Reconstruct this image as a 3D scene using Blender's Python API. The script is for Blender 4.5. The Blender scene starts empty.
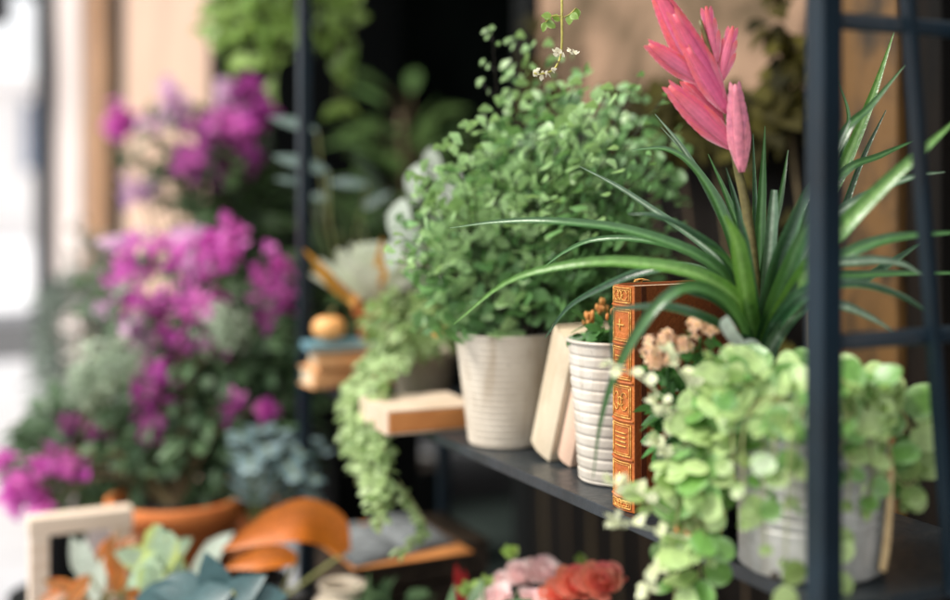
import bpy, bmesh, math, random
from mathutils import Vector, Matrix, noise
rnd = random.Random(7)
C = bpy.context.scene.collection
V = Vector
# ------------------------------------------------------------------ camera frame used to survey the place
F, CX, HY = 1223.0, 475.0, 190.0
TH = math.atan(600 / F); SN, CS = math.sin(TH), math.cos(TH)
EYE = 1.25
RIGHT = V((CS, -SN, 0)); FWD = V((SN, CS, 0)); UP = V((0, 0, 1))
SH = 0.91            # shelf top height
XF = 0.69            # shelf front edge
def P(px, py, d):    # surveyed point: bearing, elevation and distance -> world
    r = (px - CX) / F * d
    return V((r * CS + d * SN, -r * SN + d * CS, EYE - (py - HY) / F * d))
def U(a=0.0, b=1.0): return rnd.uniform(a, b)
def rv(): 
    while True:
        v = V((U(-1, 1), U(-1, 1), U(-1, 1)))
        if 0.05 < v.length < 1: return v.normalized()

# ------------------------------------------------------------------ scene, world, light
sc = bpy.context.scene
sc.view_settings.view_transform = 'Standard'; sc.view_settings.look = 'None'
sc.view_settings.exposure = 0; sc.view_settings.gamma = 1
w = bpy.data.worlds.new("World"); sc.world = w; w.use_nodes = True
nt = w.node_tree; nt.nodes.clear()
sky = nt.nodes.new('ShaderNodeTexSky'); sky.sky_type = 'NISHITA'; sky.sun_disc = False
SUN_EL, SUN_AZ = math.radians(52), math.radians(281)
sky.sun_elevation = SUN_EL; sky.sun_rotation = SUN_AZ; sky.air_density = 1.0; sky.dust_density = 3.5; sky.ozone_density = 1.0
bg = nt.nodes.new('ShaderNodeBackground'); bg.inputs[1].default_value = 0.15
wo = nt.nodes.new('ShaderNodeOutputWorld')
wtc = nt.nodes.new('ShaderNodeTexCoord'); wn = nt.nodes.new('ShaderNodeTexNoise'); wn.inputs['Scale'].default_value = 2.2; wn.inputs['Detail'].default_value = 6
nt.links.new(wtc.outputs['Generated'], wn.inputs['Vector'])
wr = nt.nodes.new('ShaderNodeValToRGB'); wr.color_ramp.elements[0].position = 0.28; wr.color_ramp.elements[1].position = 0.52
wr.color_ramp.elements[0].color = (0.45, 0.45, 0.45, 1); nt.links.new(wn.outputs[0], wr.inputs[0])
wm = nt.nodes.new('ShaderNodeMix'); wm.data_type = 'RGBA'; wm.inputs[7].default_value = (11.4, 11.3, 11.3, 1)   # bright thin cloud
nt.links.new(wr.outputs[0], wm.inputs[0]); nt.links.new(sky.outputs[0], wm.inputs[6])
nt.links.new(wm.outputs[2], bg.inputs[0]); nt.links.new(bg.outputs[0], wo.inputs[0])
sl = bpy.data.lights.new('sun', 'SUN'); sl.energy = 5.0; sl.angle = math.radians(20); sl.color = (1.0, 0.95, 0.86)
so = bpy.data.objects.new('sun', sl); C.objects.link(so)
sdir = V((math.sin(SUN_AZ) * math.cos(SUN_EL), math.cos(SUN_AZ) * math.cos(SUN_EL), math.sin(SUN_EL)))
so.rotation_euler = (-sdir).to_track_quat('-Z', 'Y').to_euler()
so.location = (-3, 0, 5)
cam = bpy.data.cameras.new('camera'); co = bpy.data.objects.new('camera', cam); C.objects.link(co)
co.location = (0, 0, EYE); co.rotation_euler = (math.pi / 2, 0, -TH)
cam.sensor_width = 36; cam.lens = F / 950 * 36; cam.shift_y = -(300 - HY) / 950
cam.clip_start = 0.05; cam.clip_end = 2000
cam.dof.use_dof = True; cam.dof.focus_distance = 1.31; cam.dof.aperture_fstop = 1.28
sc.camera = co
try:
    sc.cycles.use_denoising = True
    sc.cycles.max_bounces = 8; sc.cycles.transparent_max_bounces = 8
    sc.cycles.sample_clamp_indirect = 6
except Exception: pass

# ------------------------------------------------------------------ materials
M = {}
def newmat(name):
    m = bpy.data.materials.new(name); m.use_nodes = True; M[name] = m
    t = m.node_tree; t.nodes.clear()
    return m, t, t.nodes.new('ShaderNodeOutputMaterial')
def N(t, k, **kw):
    n = t.nodes.new(k)
    for a, b in kw.items(): setattr(n, a, b)
    return n
def c4(c): return (c[0], c[1], c[2], 1)
def mix(t, a, b, f, mode='MIX'):
    n = N(t, 'ShaderNodeMix', data_type='RGBA', blend_type=mode)
    for s, v in ((n.inputs[6], a), (n.inputs[7], b), (n.inputs[0], f)):
        if hasattr(v, 'is_linked') or hasattr(v, 'links'): t.links.new(v, s)
        elif isinstance(v, (int, float)): s.default_value = v
        else: s.default_value = c4(v)
    return n.outputs[2]
def ramp(t, src, stops):
    n = N(t, 'ShaderNodeValToRGB'); e = n.color_ramp.elements
    while len(e) < len(stops): e.new(0.5)
    for i, (p, c) in enumerate(stops): e[i].position = p; e[i].color = c4(c)
    t.links.new(src, n.inputs[0]); return n.outputs[0]
def coords(t, scale=(1, 1, 1), kind='Object'):
    tc = N(t, 'ShaderNodeTexCoord'); mp = N(t, 'ShaderNodeMapping'); mp.inputs['Scale'].default_value = scale
    t.links.new(tc.outputs[kind], mp.inputs[0]); return mp.outputs[0]
def nz(t, scale, detail=4, vec=None, dist=0.0):
    n = N(t, 'ShaderNodeTexNoise'); n.inputs['Scale'].default_value = scale; n.inputs['Detail'].default_value = detail
    n.inputs['Distortion'].default_value = dist
    if vec is None: vec = coords(t)
    t.links.new(vec, n.inputs['Vector']); return n.outputs[0]
def bump(t, src, strength, dist=0.01):
    b = N(t, 'ShaderNodeBump'); b.inputs['Strength'].default_value = strength; b.inputs['Distance'].default_value = dist
    t.links.new(src, b.inputs['Height']); return b.outputs[0]
def solid(name, a, b=None, scale=6.0, rough=0.6, metal=0.0, bmp=0.15, bscale=60, stretch=(1, 1, 1), spec=0.4, rough2=None, contrast=(0.35, 0.65), stain=None):
    m, t, o = newmat(name)
    p = N(t, 'ShaderNodeBsdfPrincipled')
    b = b or tuple(x * 0.7 for x in a)
    vec = coords(t, stretch)
    s = nz(t, scale, 6, vec, 0.4)
    col = ramp(t, s, [(contrast[0], b), (contrast[1], a)])
    if stain:
        z1 = nz(t, 1.0, 6, coords(t, (38, 38, 7)), 0.6); q = N(t, 'ShaderNodeMapRange'); q.inputs['From Min'].default_value = 0.54; q.inputs['From Max'].default_value = 0.74; q.inputs['To Max'].default_value = 0.65
        t.links.new(z1, q.inputs[0]); col = mix(t, col, stain, q.outputs[0])
        z2 = nz(t, 240, 2); q2 = N(t, 'ShaderNodeMapRange'); q2.inputs['From Min'].default_value = 0.68; q2.inputs['From Max'].default_value = 0.74; q2.inputs['To Max'].default_value = 0.7
        t.links.new(z2, q2.inputs[0]); col = mix(t, col, tuple(x * .5 for x in stain), q2.outputs[0])
    t.links.new(col, p.inputs['Base Color'])
    p.inputs['Metallic'].default_value = metal; p.inputs['Specular IOR Level'].default_value = spec
    f = nz(t, bscale, 5, vec)
    r = N(t, 'ShaderNodeMapRange'); r.inputs['To Min'].default_value = rough - 0.12; r.inputs['To Max'].default_value = rough + 0.12
    t.links.new(f, r.inputs[0]); t.links.new(r.outputs[0], p.inputs['Roughness'])
    t.links.new(bump(t, f, bmp), p.inputs['Normal'])
    t.links.new(p.outputs[0], o.inputs[0]); return m
def leafmat(name, dark, light, trans=0.35, tcol=None, rough=0.42, spec=0.35, mid=None, edge=None, tip=None, grain=1.0, veins=0):
    """foliage: colour by leaf, by place on the leaf (attribute lc: across, along, chance), light comes through"""
    dark = tuple(x * .62 for x in dark); light = tuple(min(.92, x * 1.08) for x in light)
    m, t, o = newmat(name)
    at = N(t, 'ShaderNodeAttribute', attribute_name='lc'); sp = N(t, 'ShaderNodeSeparateColor'); t.links.new(at.outputs['Color'], sp.inputs[0])
    geo = N(t, 'ShaderNodeNewGeometry')
    col = mix(t, dark, light, geo.outputs['Random Per Island'])
    big = nz(t, 9, 3)
    br = N(t, 'ShaderNodeMapRange'); br.inputs['From Min'].default_value = 0.3; br.inputs['From Max'].default_value = 0.7
    br.inputs['To Min'].default_value = 0.0; br.inputs['To Max'].default_value = 0.6
    t.links.new(big, br.inputs[0]); col = mix(t, col, dark, br.outputs[0])
    ax = N(t, 'ShaderNodeMath', operation='ABSOLUTE')
    sub = N(t, 'ShaderNodeMath', operation='MULTIPLY_ADD'); sub.inputs[1].default_value = 2; sub.inputs[2].default_value = -1
    t.links.new(sp.outputs[0], sub.inputs[0]); t.links.new(sub.outputs[0], ax.inputs[0])
    if edge:
        e = N(t, 'ShaderNodeMapRange'); e.inputs['From Min'].default_value = 0.45; e.inputs['From Max'].default_value = 1.0
        e.inputs['To Max'].default_value = 0.85
        t.links.new(ax.outputs[0], e.inputs[0]); col = mix(t, col, edge, e.outputs[0])
    if mid:
        e = N(t, 'ShaderNodeMapRange'); e.inputs['From Min'].default_value = 0.5; e.inputs['From Max'].default_value = 0.0
        e.inputs['To Max'].default_value = 0.75
        t.links.new(ax.outputs[0], e.inputs[0]); col = mix(t, col, mid, e.outputs[0])
    if tip:
        e = N(t, 'ShaderNodeMapRange'); e.inputs['From Min'].default_value = 0.55; e.inputs['From Max'].default_value = 1.0
        t.links.new(sp.outputs[1], e.inputs[0]); col = mix(t, col, tip, e.outputs[0])
    fine = nz(t, 160, 3)
    fm = N(t, 'ShaderNodeMapRange'); fm.inputs['From Min'].default_value = 0.35; fm.inputs['From Max'].default_value = 0.65
    fm.inputs['To Min'].default_value = 1 - .18 * grain; fm.inputs['To Max'].default_value = 1 + .14 * grain
    t.links.new(fine, fm.inputs[0])
    hs = N(t, 'ShaderNodeHueSaturation'); t.links.new(fm.outputs[0], hs.inputs['Value']); t.links.new(col, hs.inputs['Color'])
    if veins:
        vs = N(t, 'ShaderNodeMath', operation='MULTIPLY'); vs.inputs[1].default_value = veins; t.links.new(sp.outputs[0], vs.inputs[0])
        vn = N(t, 'ShaderNodeMath', operation='SINE'); t.links.new(vs.outputs[0], vn.inputs[0])
        vm = N(t, 'ShaderNodeMath', operation='MULTIPLY_ADD'); vm.inputs[1].default_value = .13 if veins > 40 else .05; t.links.new(vn.outputs[0], vm.inputs[0]); t.links.new(fm.outputs[0], vm.inputs[2])
        t.links.new(vm.outputs[0], hs.inputs['Value'])
    hm = N(t, 'ShaderNodeMapRange'); hm.inputs['To Min'].default_value = 0.485; hm.inputs['To Max'].default_value = 0.515
    t.links.new(geo.outputs['Random Per Island'], hm.inputs[0]); t.links.new(hm.outputs[0], hs.inputs['Hue'])
    col = hs.outputs[0]
    p = N(t, 'ShaderNodeBsdfPrincipled'); t.links.new(col, p.inputs['Base Color'])
    p.inputs['Roughness'].default_value = rough; p.inputs['Specular IOR Level'].default_value = spec
    t.links.new(bump(t, nz(t, 260, 2), 0.12 * grain, 0.004), p.inputs['Normal'])
    tr = N(t, 'ShaderNodeBsdfTranslucent')
    tc = mix(t, col, tcol or tuple(min(1, x * 1.5) for x in light), 0.5); t.links.new(tc, tr.inputs[0])
    ms = N(t, 'ShaderNodeMixShader'); ms.inputs[0].default_value = trans
    t.links.new(p.outputs[0], ms.inputs[1]); t.links.new(tr.outputs[0], ms.inputs[2]); t.links.new(ms.outputs[0], o.inputs[0])
    return m
# --- setting
solid('tan_plaster', (0.34, 0.215, 0.14), (0.09, 0.06, 0.03), 5, 0.85, bscale=80, bmp=0.3)  # tan blotches stand in for dim reflections in shop glass
solid('peach_plaster', (0.56, 0.39, 0.29), (0.46, 0.31, 0.23), 1.5, 0.85, bscale=40, bmp=0.2)
solid('pale_stone', (0.66, 0.58, 0.55), (0.56, 0.48, 0.45), 2.0, 0.8)
solid('honey_wood', (0.40, 0.20, 0.075), (0.17, 0.08, 0.03), 5, 0.5, stretch=(6, 6, 0.7), bscale=40)
solid('mottled_wood', (0.125, 0.062, 0.016), (0.018, 0.012, 0.005), 9, 0.5, stretch=(2.2, 2.2, 1.2), bscale=50, contrast=(0.38, 0.62))  # brown mottle is painted in place of reflections in glass
solid('dark_panel', (0.009, 0.006, 0.004), (0.004, 0.0035, 0.003), 4, 0.7, spec=0.12, stretch=(6, 6, 1))
solid('dark_interior', (0.034, 0.046, 0.042), (0.018, 0.026, 0.024), 3, 0.9, spec=0.1)  # teal near-black puts the unlit room's shade into the colour
solid('slate_frame', (0.005, 0.006, 0.006), None, 3, 0.8, spec=0.08)
solid('street_paving', (0.60, 0.60, 0.62), (0.48, 0.48, 0.50), 3, 0.8, bscale=30)
solid('asphalt_road', (0.06, 0.06, 0.062), (0.045, 0.045, 0.047), 5, 0.9, bscale=120)
solid('white_render', (0.80, 0.77, 0.75), (0.72, 0.69, 0.68), 0.4, 0.8)
solid('window_blue', (0.13, 0.20, 0.31), (0.08, 0.12, 0.20), 0.5, 0.15, spec=0.6)
solid('street_iron', (0.008, 0.012, 0.018), None, 3, 0.5, spec=0.4)
# paving joints
def paving():
    m, t, o = newmat('paving_slabs')
    p = N(t, 'ShaderNodeBsdfPrincipled'); b = N(t, 'ShaderNodeTexBrick'); b.inputs['Scale'].default_value = 1.0
    b.inputs['Color1'].default_value = (0.46, 0.47, 0.50, 1); b.inputs['Color2'].default_value = (0.40, 0.41, 0.44, 1); b.inputs['Mortar'].default_value = (0.26, 0.26, 0.27, 1)
    b.inputs['Mortar Size'].default_value = 0.008; b.inputs['Brick Width'].default_value = 0.6; b.inputs['Row Height'].default_value = 0.4
    t.links.new(coords(t), b.inputs['Vector'])
    t.links.new(mix(t, b.outputs[0], (0.34, 0.345, 0.36), nz(t, 2.5, 6)), p.inputs['Base Color']); p.inputs['Roughness'].default_value = 0.75
    t.links.new(bump(t, nz(t, 90, 4), 0.2), p.inputs['Normal']); t.links.new(p.outputs[0], o.inputs[0])
paving()
# --- rack, books, pots
solid('rack_paint', (0.006, 0.016, 0.026), (0.004, 0.010, 0.016), 9, 0.42, bscale=220, bmp=0.08, spec=0.28, stain=(0.022, 0.024, 0.026))
solid('shelf_steel', (0.020, 0.028, 0.034), (0.011, 0.015, 0.019), 7, 0.34, bscale=90, bmp=0.1, spec=0.5, stain=(0.07, 0.065, 0.055))
solid('shelf_lip', (0.016, 0.022, 0.028), (0.008, 0.012, 0.015), 20, 0.36, bscale=90, bmp=0.1, spec=0.55)
solid('cream_glaze', (0.60, 0.54, 0.45), (0.48, 0.42, 0.34), 14, 0.5, bscale=150, bmp=0.08, contrast=(0.3, 0.6), stain=(0.34, 0.26, 0.17))
solid('white_tin', (0.60, 0.56, 0.50), (0.46, 0.42, 0.36), 16, 0.4, bscale=120, bmp=0.06, stain=(0.34, 0.27, 0.19))
solid('galvanised', (0.50, 0.50, 0.48), (0.32, 0.32, 0.30), 26, 0.42, metal=0.25, bscale=70, bmp=0.05, spec=0.5, stain=(0.24, 0.20, 0.15))
solid('terracotta', (0.64, 0.20, 0.05), (0.48, 0.13, 0.03), 8, 0.75, bscale=90)
solid('orange_clay', (0.66, 0.19, 0.025), (0.50, 0.12, 0.015), 6, 0.6, bscale=70)
solid('soil', (0.035, 0.022, 0.014), (0.012, 0.008, 0.005), 60, 0.95, bscale=200, bmp=0.8)
solid('black_plastic', (0.014, 0.015, 0.016), None, 6, 0.4)
solid('brown_leather', (0.30, 0.080, 0.022), (0.19, 0.046, 0.014), 9, 0.42, bscale=240, bmp=0.25, spec=0.4)
solid('tan_leather', (0.47, 0.135, 0.022), (0.33, 0.08, 0.014), 30, 0.45, bscale=240, bmp=0.25, spec=0.4)
solid('hinge_leather', (0.11, 0.026, 0.010), (0.07, 0.017, 0.008), 20, 0.42, bscale=240, bmp=0.2)
solid('gilt', (0.80, 0.46, 0.13), (0.55, 0.25, 0.05), 160, 0.38, metal=0.35, bscale=300, bmp=0.3)
solid('pages', (0.70, 0.60, 0.44), (0.58, 0.47, 0.32), 5, 0.85, stretch=(1, 1, 60))
solid('grey_pages', (0.22, 0.24, 0.25), (0.12, 0.13, 0.135), 40, 0.8, bscale=120)
solid('cream_cloth', (0.66, 0.57, 0.43), (0.52, 0.43, 0.31), 12, 0.8, bscale=300, bmp=0.2, stain=(0.40, 0.30, 0.19))
solid('blush_cloth', (0.66, 0.47, 0.36), (0.56, 0.38, 0.28), 8, 0.8, bscale=300, bmp=0.2)
solid('white_cloth', (0.62, 0.50, 0.39), (0.50, 0.38, 0.27), 8, 0.75, bscale=200)
solid('rust_cloth', (0.60, 0.25, 0.075), (0.46, 0.17, 0.045), 10, 0.7, bscale=200)
solid('peach_cloth', (0.72, 0.40, 0.19), (0.60, 0.30, 0.12), 10, 0.7, bscale=200)
solid('teal_cloth', (0.13, 0.27, 0.32), (0.09, 0.19, 0.23), 10, 0.7)
solid('pale_wood', (0.78, 0.66, 0.54), (0.64, 0.50, 0.38), 6, 0.65, stretch=(1, 8, 8), bscale=60)
solid('crate_board', (0.62, 0.42, 0.26), (0.46, 0.29, 0.17), 6, 0.7, stretch=(1, 8, 8), bscale=60)
solid('dark_wood', (0.06, 0.04, 0.026), (0.028, 0.019, 0.012), 6, 0.6, stretch=(8, 1, 8))
solid('gourd_skin', (0.80, 0.33, 0.07), (0.72, 0.40, 0.16), 9, 0.45, bscale=60)
solid('gourd_stem', (0.20, 0.17, 0.06), None, 20, 0.8)
solid('twig', (0.52, 0.38, 0.20), (0.36, 0.24, 0.11), 30, 0.7)
solid('dry_leaf', (0.75, 0.42, 0.12), (0.55, 0.26, 0.06), 80, 0.6)
solid('ceramic_cream', (0.66, 0.58, 0.46), (0.52, 0.44, 0.33), 7, 0.5)
solid('wire', (0.05, 0.05, 0.05), None, 7, 0.4, metal=0.6)
# --- foliage
leafmat('fern_leaf_lit', (0.30, 0.58, 0.20), (0.47, 0.65, 0.31), 0.36, (0.40, 0.62, 0.16), 0.36, spec=0.5)  # lit copy of the fern leaf: highlights put into the colour
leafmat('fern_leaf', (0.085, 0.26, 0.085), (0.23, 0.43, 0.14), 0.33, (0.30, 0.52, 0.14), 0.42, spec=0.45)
leafmat('fern_stem', (0.012, 0.009, 0.008), (0.03, 0.02, 0.014), 0.0, rough=0.35)
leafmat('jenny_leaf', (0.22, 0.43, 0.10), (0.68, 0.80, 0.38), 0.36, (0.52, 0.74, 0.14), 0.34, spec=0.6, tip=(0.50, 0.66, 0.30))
leafmat('jenny_leaf_deep', (0.11, 0.29, 0.055), (0.22, 0.42, 0.10), 0.32, (0.22, 0.48, 0.08), 0.34, spec=0.6, edge=(0.33, 0.52, 0.24))  # shaded copy of the leaf: deeper green paints in the shade
leafmat('jenny_bud', (0.9, 1.0, 0.55), (0.80, 0.80, 0.60), 0.3)
leafmat('jenny_stem', (0.30, 0.36, 0.12), (0.46, 0.44, 0.20), 0.2)
leafmat('strap_leaf', (0.022, 0.085, 0.026), (0.05, 0.15, 0.042), 0.24, (0.20, 0.44, 0.07), 0.28, spec=0.6, mid=(0.12, 0.27, 0.09), grain=.6, veins=60)
leafmat('strap_bright', (0.08, 0.23, 0.04), (0.14, 0.33, 0.06), 0.32, (0.28, 0.52, 0.07), 0.28, spec=0.6, mid=(0.30, 0.50, 0.17), veins=60)
leafmat('strap_silver', (0.06, 0.13, 0.075), (0.10, 0.20, 0.11), 0.2, (0.3, 0.45, 0.18), 0.28, spec=0.6, mid=(0.42, 0.52, 0.40), veins=60)
leafmat('strap_deep', (0.008, 0.036, 0.016), (0.018, 0.065, 0.026), 0.18, (0.12, 0.30, 0.05), 0.28, spec=0.6, edge=(0.06, 0.16, 0.07))
leafmat('strap_pale', (0.85, 1.0, 0.88), (0.62, 0.72, 0.62), 0.2, rough=0.3)
leafmat('spike_bract', (1.32, 0.20, 0.40), (0.92, 0.32, 0.47), 0.34, (1.0, 0.36, 0.42), 0.28, spec=0.55, edge=(0.94, 0.60, 0.64), tip=(0.86, 0.17, 0.18), grain=.4, veins=30)
leafmat('spike_bract_pale', (1.2, 0.42, 0.56), (0.86, 0.32, 0.42), 0.3, (1.0, 0.4, 0.45), 0.4, edge=(0.9, 0.45, 0.5))
leafmat('spike_stem', (0.10, 0.15, 0.04), (0.22, 0.13, 0.06), 0.0)
leafmat('kalanchoe_petal', (1.5, 1.0, 0.62), (0.88, 0.66, 0.46), 0.4, (1, 0.75, 0.6), 0.5, edge=(0.96, 0.82, 0.74))
leafmat('orange_bud', (0.82, 0.32, 0.06), (0.88, 0.46, 0.16), 0.2)
leafmat('kalanchoe_eye', (0.72, 0.42, 0.03), (0.85, 0.6, 0.10), 0.1)
leafmat('kalanchoe_leaf', (0.03, 0.12, 0.03), (0.09, 0.24, 0.05), 0.2, rough=0.4)
leafmat('pothos_leaf', (0.16, 0.36, 0.06), (0.46, 0.62, 0.16), 0.42, (0.5, 0.72, 0.12), 0.4, edge=(0.5, 0.66, 0.3))
leafmat('pothos_stem', (0.16, 0.22, 0.06), (0.3, 0.3, 0.1), 0.1)
leafmat('tendril', (0.50, 0.46, 0.10), (0.62, 0.56, 0.16), 0.2)
leafmat('tendril_flower', (1.2, 1.15, .85), (0.88, 0.82, 0.66), 0.3)
leafmat('pearl_leaf', (0.20, 0.36, 0.11), (0.60, 0.72, 0.38), 0.3, (0.5, 0.7, 0.2), 0.45)
leafmat('pale_leaf', (0.62, 0.72, 0.62), (0.54, 0.60, 0.52), 0.3, (0.6, 0.7, 0.5), 0.5)
leafmat('succulent_leaf', (0.85, 0.95, 0.72), (0.80, 0.82, 0.70), 0.2, rough=0.5)
leafmat('rusty_leaf', (0.9, 0.33, 0.07), (0.80, 0.36, 0.06), 0.25, (0.9, 0.4, 0.05), 0.45, mid=(0.34, 0.36, 0.06))
leafmat('magenta_bract', (0.88, 0.07, 0.66), (0.88, 0.36, 0.72), 0.42, (0.9, 0.20, 0.72), 0.55)
leafmat('plum_bract', (0.42, 0.05, 0.34), (0.52, 0.07, 0.42), 0.38, (0.6, 0.12, 0.5), 0.55)
leafmat('blush_bract', (1.0, .5, .9), (0.86, 0.58, 0.76), 0.4, rough=0.6)
leafmat('pink_bloom', (1.48, 1.12, 1.12), (0.95, 0.76, 0.74), 0.35, (1, 0.6, 0.6), 0.55, edge=(0.95, 0.76, 0.74))
leafmat('coral_bloom', (1.45, 0.45, 0.34), (0.92, 0.40, 0.30), 0.35, (1, 0.3, 0.15), 0.5, edge=(0.92, 0.38, 0.26))
leafmat('orange_leaf', (0.80, 0.17, 0.02), (0.76, 0.24, 0.03), 0.25, (0.9, 0.3, 0.02), 0.42, spec=0.4, mid=(0.55, 0.14, 0.02), veins=24)
leafmat('red_bract', (0.55, 0.02, 0.03), (0.72, 0.05, 0.06), 0.25, rough=0.4)
leafmat('cream_bloom', (0.36, 0.48, 0.34), (0.52, 0.60, 0.46), 0.35, rough=0.6)
leafmat('bush_leaf', (0.04, 0.10, 0.05), (0.17, 0.27, 0.13), 0.25, rough=0.45)  # green paled and greyed: haze over the far shrubs put into the colour
leafmat('bush_stem', (0.10, 0.07, 0.035), (0.18, 0.13, 0.06), 0.0, rough=0.7)
leafmat('grey_conifer', (0.13, 0.18, 0.145), (0.36, 0.42, 0.36), 0.15, rough=0.6)  # own grey green, paled further to paint in the street haze
leafmat('blue_leaf', (0.14, 0.24, 0.25), (0.33, 0.44, 0.46), 0.2, rough=0.4)
leafmat('teal_leaf', (0.02, 0.07, 0.08), (0.09, 0.18, 0.19), 0.2, rough=0.35)
leafmat('caladium_leaf', (0.26, 0.40, 0.24), (0.46, 0.58, 0.42), 0.35, rough=0.4, edge=(0.52, 0.58, 0.08))
leafmat('croton_leaf', (0.30, 0.03, 0.012), (0.58, 0.13, 0.02), 0.2, rough=0.35, edge=(0.60, 0.24, 0.03), mid=(0.08, 0.12, 0.02))
leafmat('ivy_leaf', (0.012, 0.014, 0.003), (0.075, 0.06, 0.010), 0.2, rough=0.7, spec=0.1)
leafmat('dim_leaf', (0.02, 0.05, 0.02), (0.09, 0.15, 0.055), 0.25, rough=0.4)
leafmat('doorway_leaf', (0.08, 0.17, 0.06), (0.17, 0.28, 0.09), 0.3, rough=0.4)
leafmat('frost_leaf', (0.05, 0.10, 0.09), (0.20, 0.28, 0.25), 0.2, rough=0.4)

# ------------------------------------------------------------------ mesh helpers
class MB:
    def __init__(s): s.v = []; s.f = []; s.a = []; s.m = []; s.cur = 0
    def vert(s, p, lc=(0.5, 0.5, 0.5)): s.v.append((p[0], p[1], p[2])); s.a.append((lc[0], lc[1], lc[2], 1)); return len(s.v) - 1
    def face(s, *i): s.f.append(i); s.m.append(s.cur)
    def build(s, name, mat, parent=None, smooth=True):
        me = bpy.data.meshes.new(name)
        off = V((0, 0, 0))
        if parent is not None: off = parent.location
        me.from_pydata([(x - off[0], y - off[1], z - off[2]) for x, y, z in s.v], [], s.f)
        at = me.color_attributes.new('lc', 'FLOAT_COLOR', 'POINT')
        at.data.foreach_set('color', [c for a in s.a for c in a])
        for k in (mat if isinstance(mat, (list, tuple)) else [mat]): me.materials.append(M[k])
        me.polygons.foreach_set('material_index', s.m)
        if smooth: me.polygons.foreach_set('use_smooth', [True] * len(me.polygons))
        me.update()
        o = bpy.data.objects.new(name, me); C.objects.link(o)
        if parent is not None: o.parent = parent
        return o
def sub(o, child):      # make child a sub-part of part o (both share the thing's frame)
    child.parent = o; return child
def thing(name, label, cat, loc, group=None):
    o = bpy.data.objects.new(name, None); C.objects.link(o); o.empty_display_size = 0.02
    o.location = loc; o['label'] = label; o['category'] = cat
    if group: o['group'] = group
    return o
def tag(o, label, cat, group=None):
    o['label'] = label; o['category'] = cat
    if group: o['group'] = group
    return o
def struct(o): o['kind'] = 'structure'; return o
def cr(pts, n):         # smooth curve through pts
    p = [V(x) for x in pts]; p = [p[0] * 2 - p[1]] + p + [p[-1] * 2 - p[-2]]
    out = []; k = len(p) - 3
    for i in range(n + 1):
        u = i / n * k; j = min(int(u), k - 1); t = u - j
        a, b, c, d = p[j:j + 4]
        out.append(0.5 * ((2 * b) + (c - a) * t + (2 * a - 5 * b + 4 * c - d) * t * t + (3 * b - a - 3 * c + d) * t ** 3))
    return out
def crf(vals, n):
    k = len(vals) - 1; out = []
    for i in range(n + 1):
        u = i / n * k; j = min(int(u), k - 1); t = u - j; out.append(vals[j] * (1 - t) + vals[j + 1] * t)
    return out
def frame(d):
    d = d.normalized(); a = V((0, 0, 1)) if abs(d.z) < 0.9 else V((1, 0, 0))
    x = d.cross(a).normalized(); return x, x.cross(d).normalized()
def tube(mb, pts, r, sides=6, cap=True):
    n = len(pts); rr = r if isinstance(r, (list, tuple)) else [r] * n
    rings = []
    for i, p in enumerate(pts):
        d = pts[min(i + 1, n - 1)] - pts[max(i - 1, 0)]
        if d.length < 1e-9: d = V((0, 0, 1))
        x, y = frame(d)
        rings.append([mb.vert(p + (x * math.cos(a) + y * math.sin(a)) * rr[i], (0.5, i / max(1, n - 1), 0.5)) for a in [2 * math.pi * k / sides for k in range(sides)]])
    for i in range(n - 1):
        for k in range(sides): mb.face(rings[i][k], rings[i][(k + 1) % sides], rings[i + 1][(k + 1) % sides], rings[i + 1][k])
    if cap: mb.face(*rings[0][::-1]); mb.face(*rings[-1])
def lathe(mb, prof, c, segs=64, wob=0.0):
    rings = []
    for j, (r, z) in enumerate(prof):
        rings.append([mb.vert((c[0] + (r + wob * noise.noise(V((math.cos(a) * 2, math.sin(a) * 2, z * 20)))) * math.cos(a),
                               c[1] + (r + wob * noise.noise(V((math.cos(a) * 2 + 5, math.sin(a) * 2, z * 20)))) * math.sin(a), c[2] + z)) for a in [2 * math.pi * k / segs for k in range(segs)]])
    for i in range(len(prof) - 1):
        for k in range(segs): mb.face(rings[i][k], rings[i][(k + 1) % segs], rings[i + 1][(k + 1) % segs], rings[i + 1][k])
    return rings
def box(mb, lo, hi, bev=0.0, mtx=None):
    bm = bmesh.new(); bmesh.ops.create_cube(bm, size=1)
    lo = V(lo); hi = V(hi)
    for v in bm.verts: v.co = V((lo[k] + (v.co[k] + 0.5) * (hi[k] - lo[k]) for k in range(3)))
    if bev > 0: bmesh.ops.bevel(bm, geom=bm.edges[:], offset=bev, segments=2, affect='EDGES', profile=0.6)
    if mtx is not None: bm.transform(mtx)
    bm.verts.ensure_lookup_table(); base = len(mb.v)
    for v in bm.verts: mb.vert(v.co)
    for f in bm.faces: mb.face(*[base + v.index for v in f.verts])
    bm.free()
def bar(mb, a, b, w, h, bev=0.0):
    """square bar from a to b"""
    a = V(a); b = V(b); d = b - a; L = d.length; x, y = frame(d)
    mt = Matrix((( x.x, y.x, d.x / L, a.x), (x.y, y.y, d.y / L, a.y), (x.z, y.z, d.z / L, a.z), (0, 0, 0, 1)))
    box(mb, (-w / 2, -h / 2, 0), (w / 2, h / 2, L), bev, mt)
ROUND = [(0, .10), (.06, .42), (.2, .82), (.42, 1), (.62, .97), (.8, .76), (.93, .44), (1, .08)]
HEART = [(0, .12), (-.10, .45), (-.06, .78), (.12, 1), (.35, .93), (.6, .66), (.82, .34), (1, .02)]
OVAL = [(0, .08), (.15, .6), (.4, 1), (.65, .85), (.85, .45), (1, .03)]
LANCE = [(0, .25), (.2, .8), (.45, 1), (.7, .7), (.9, .28), (1, .02)]
PETAL = [(0, .2), (.3, .7), (.65, 1), (.88, .8), (1, .25)]
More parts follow.
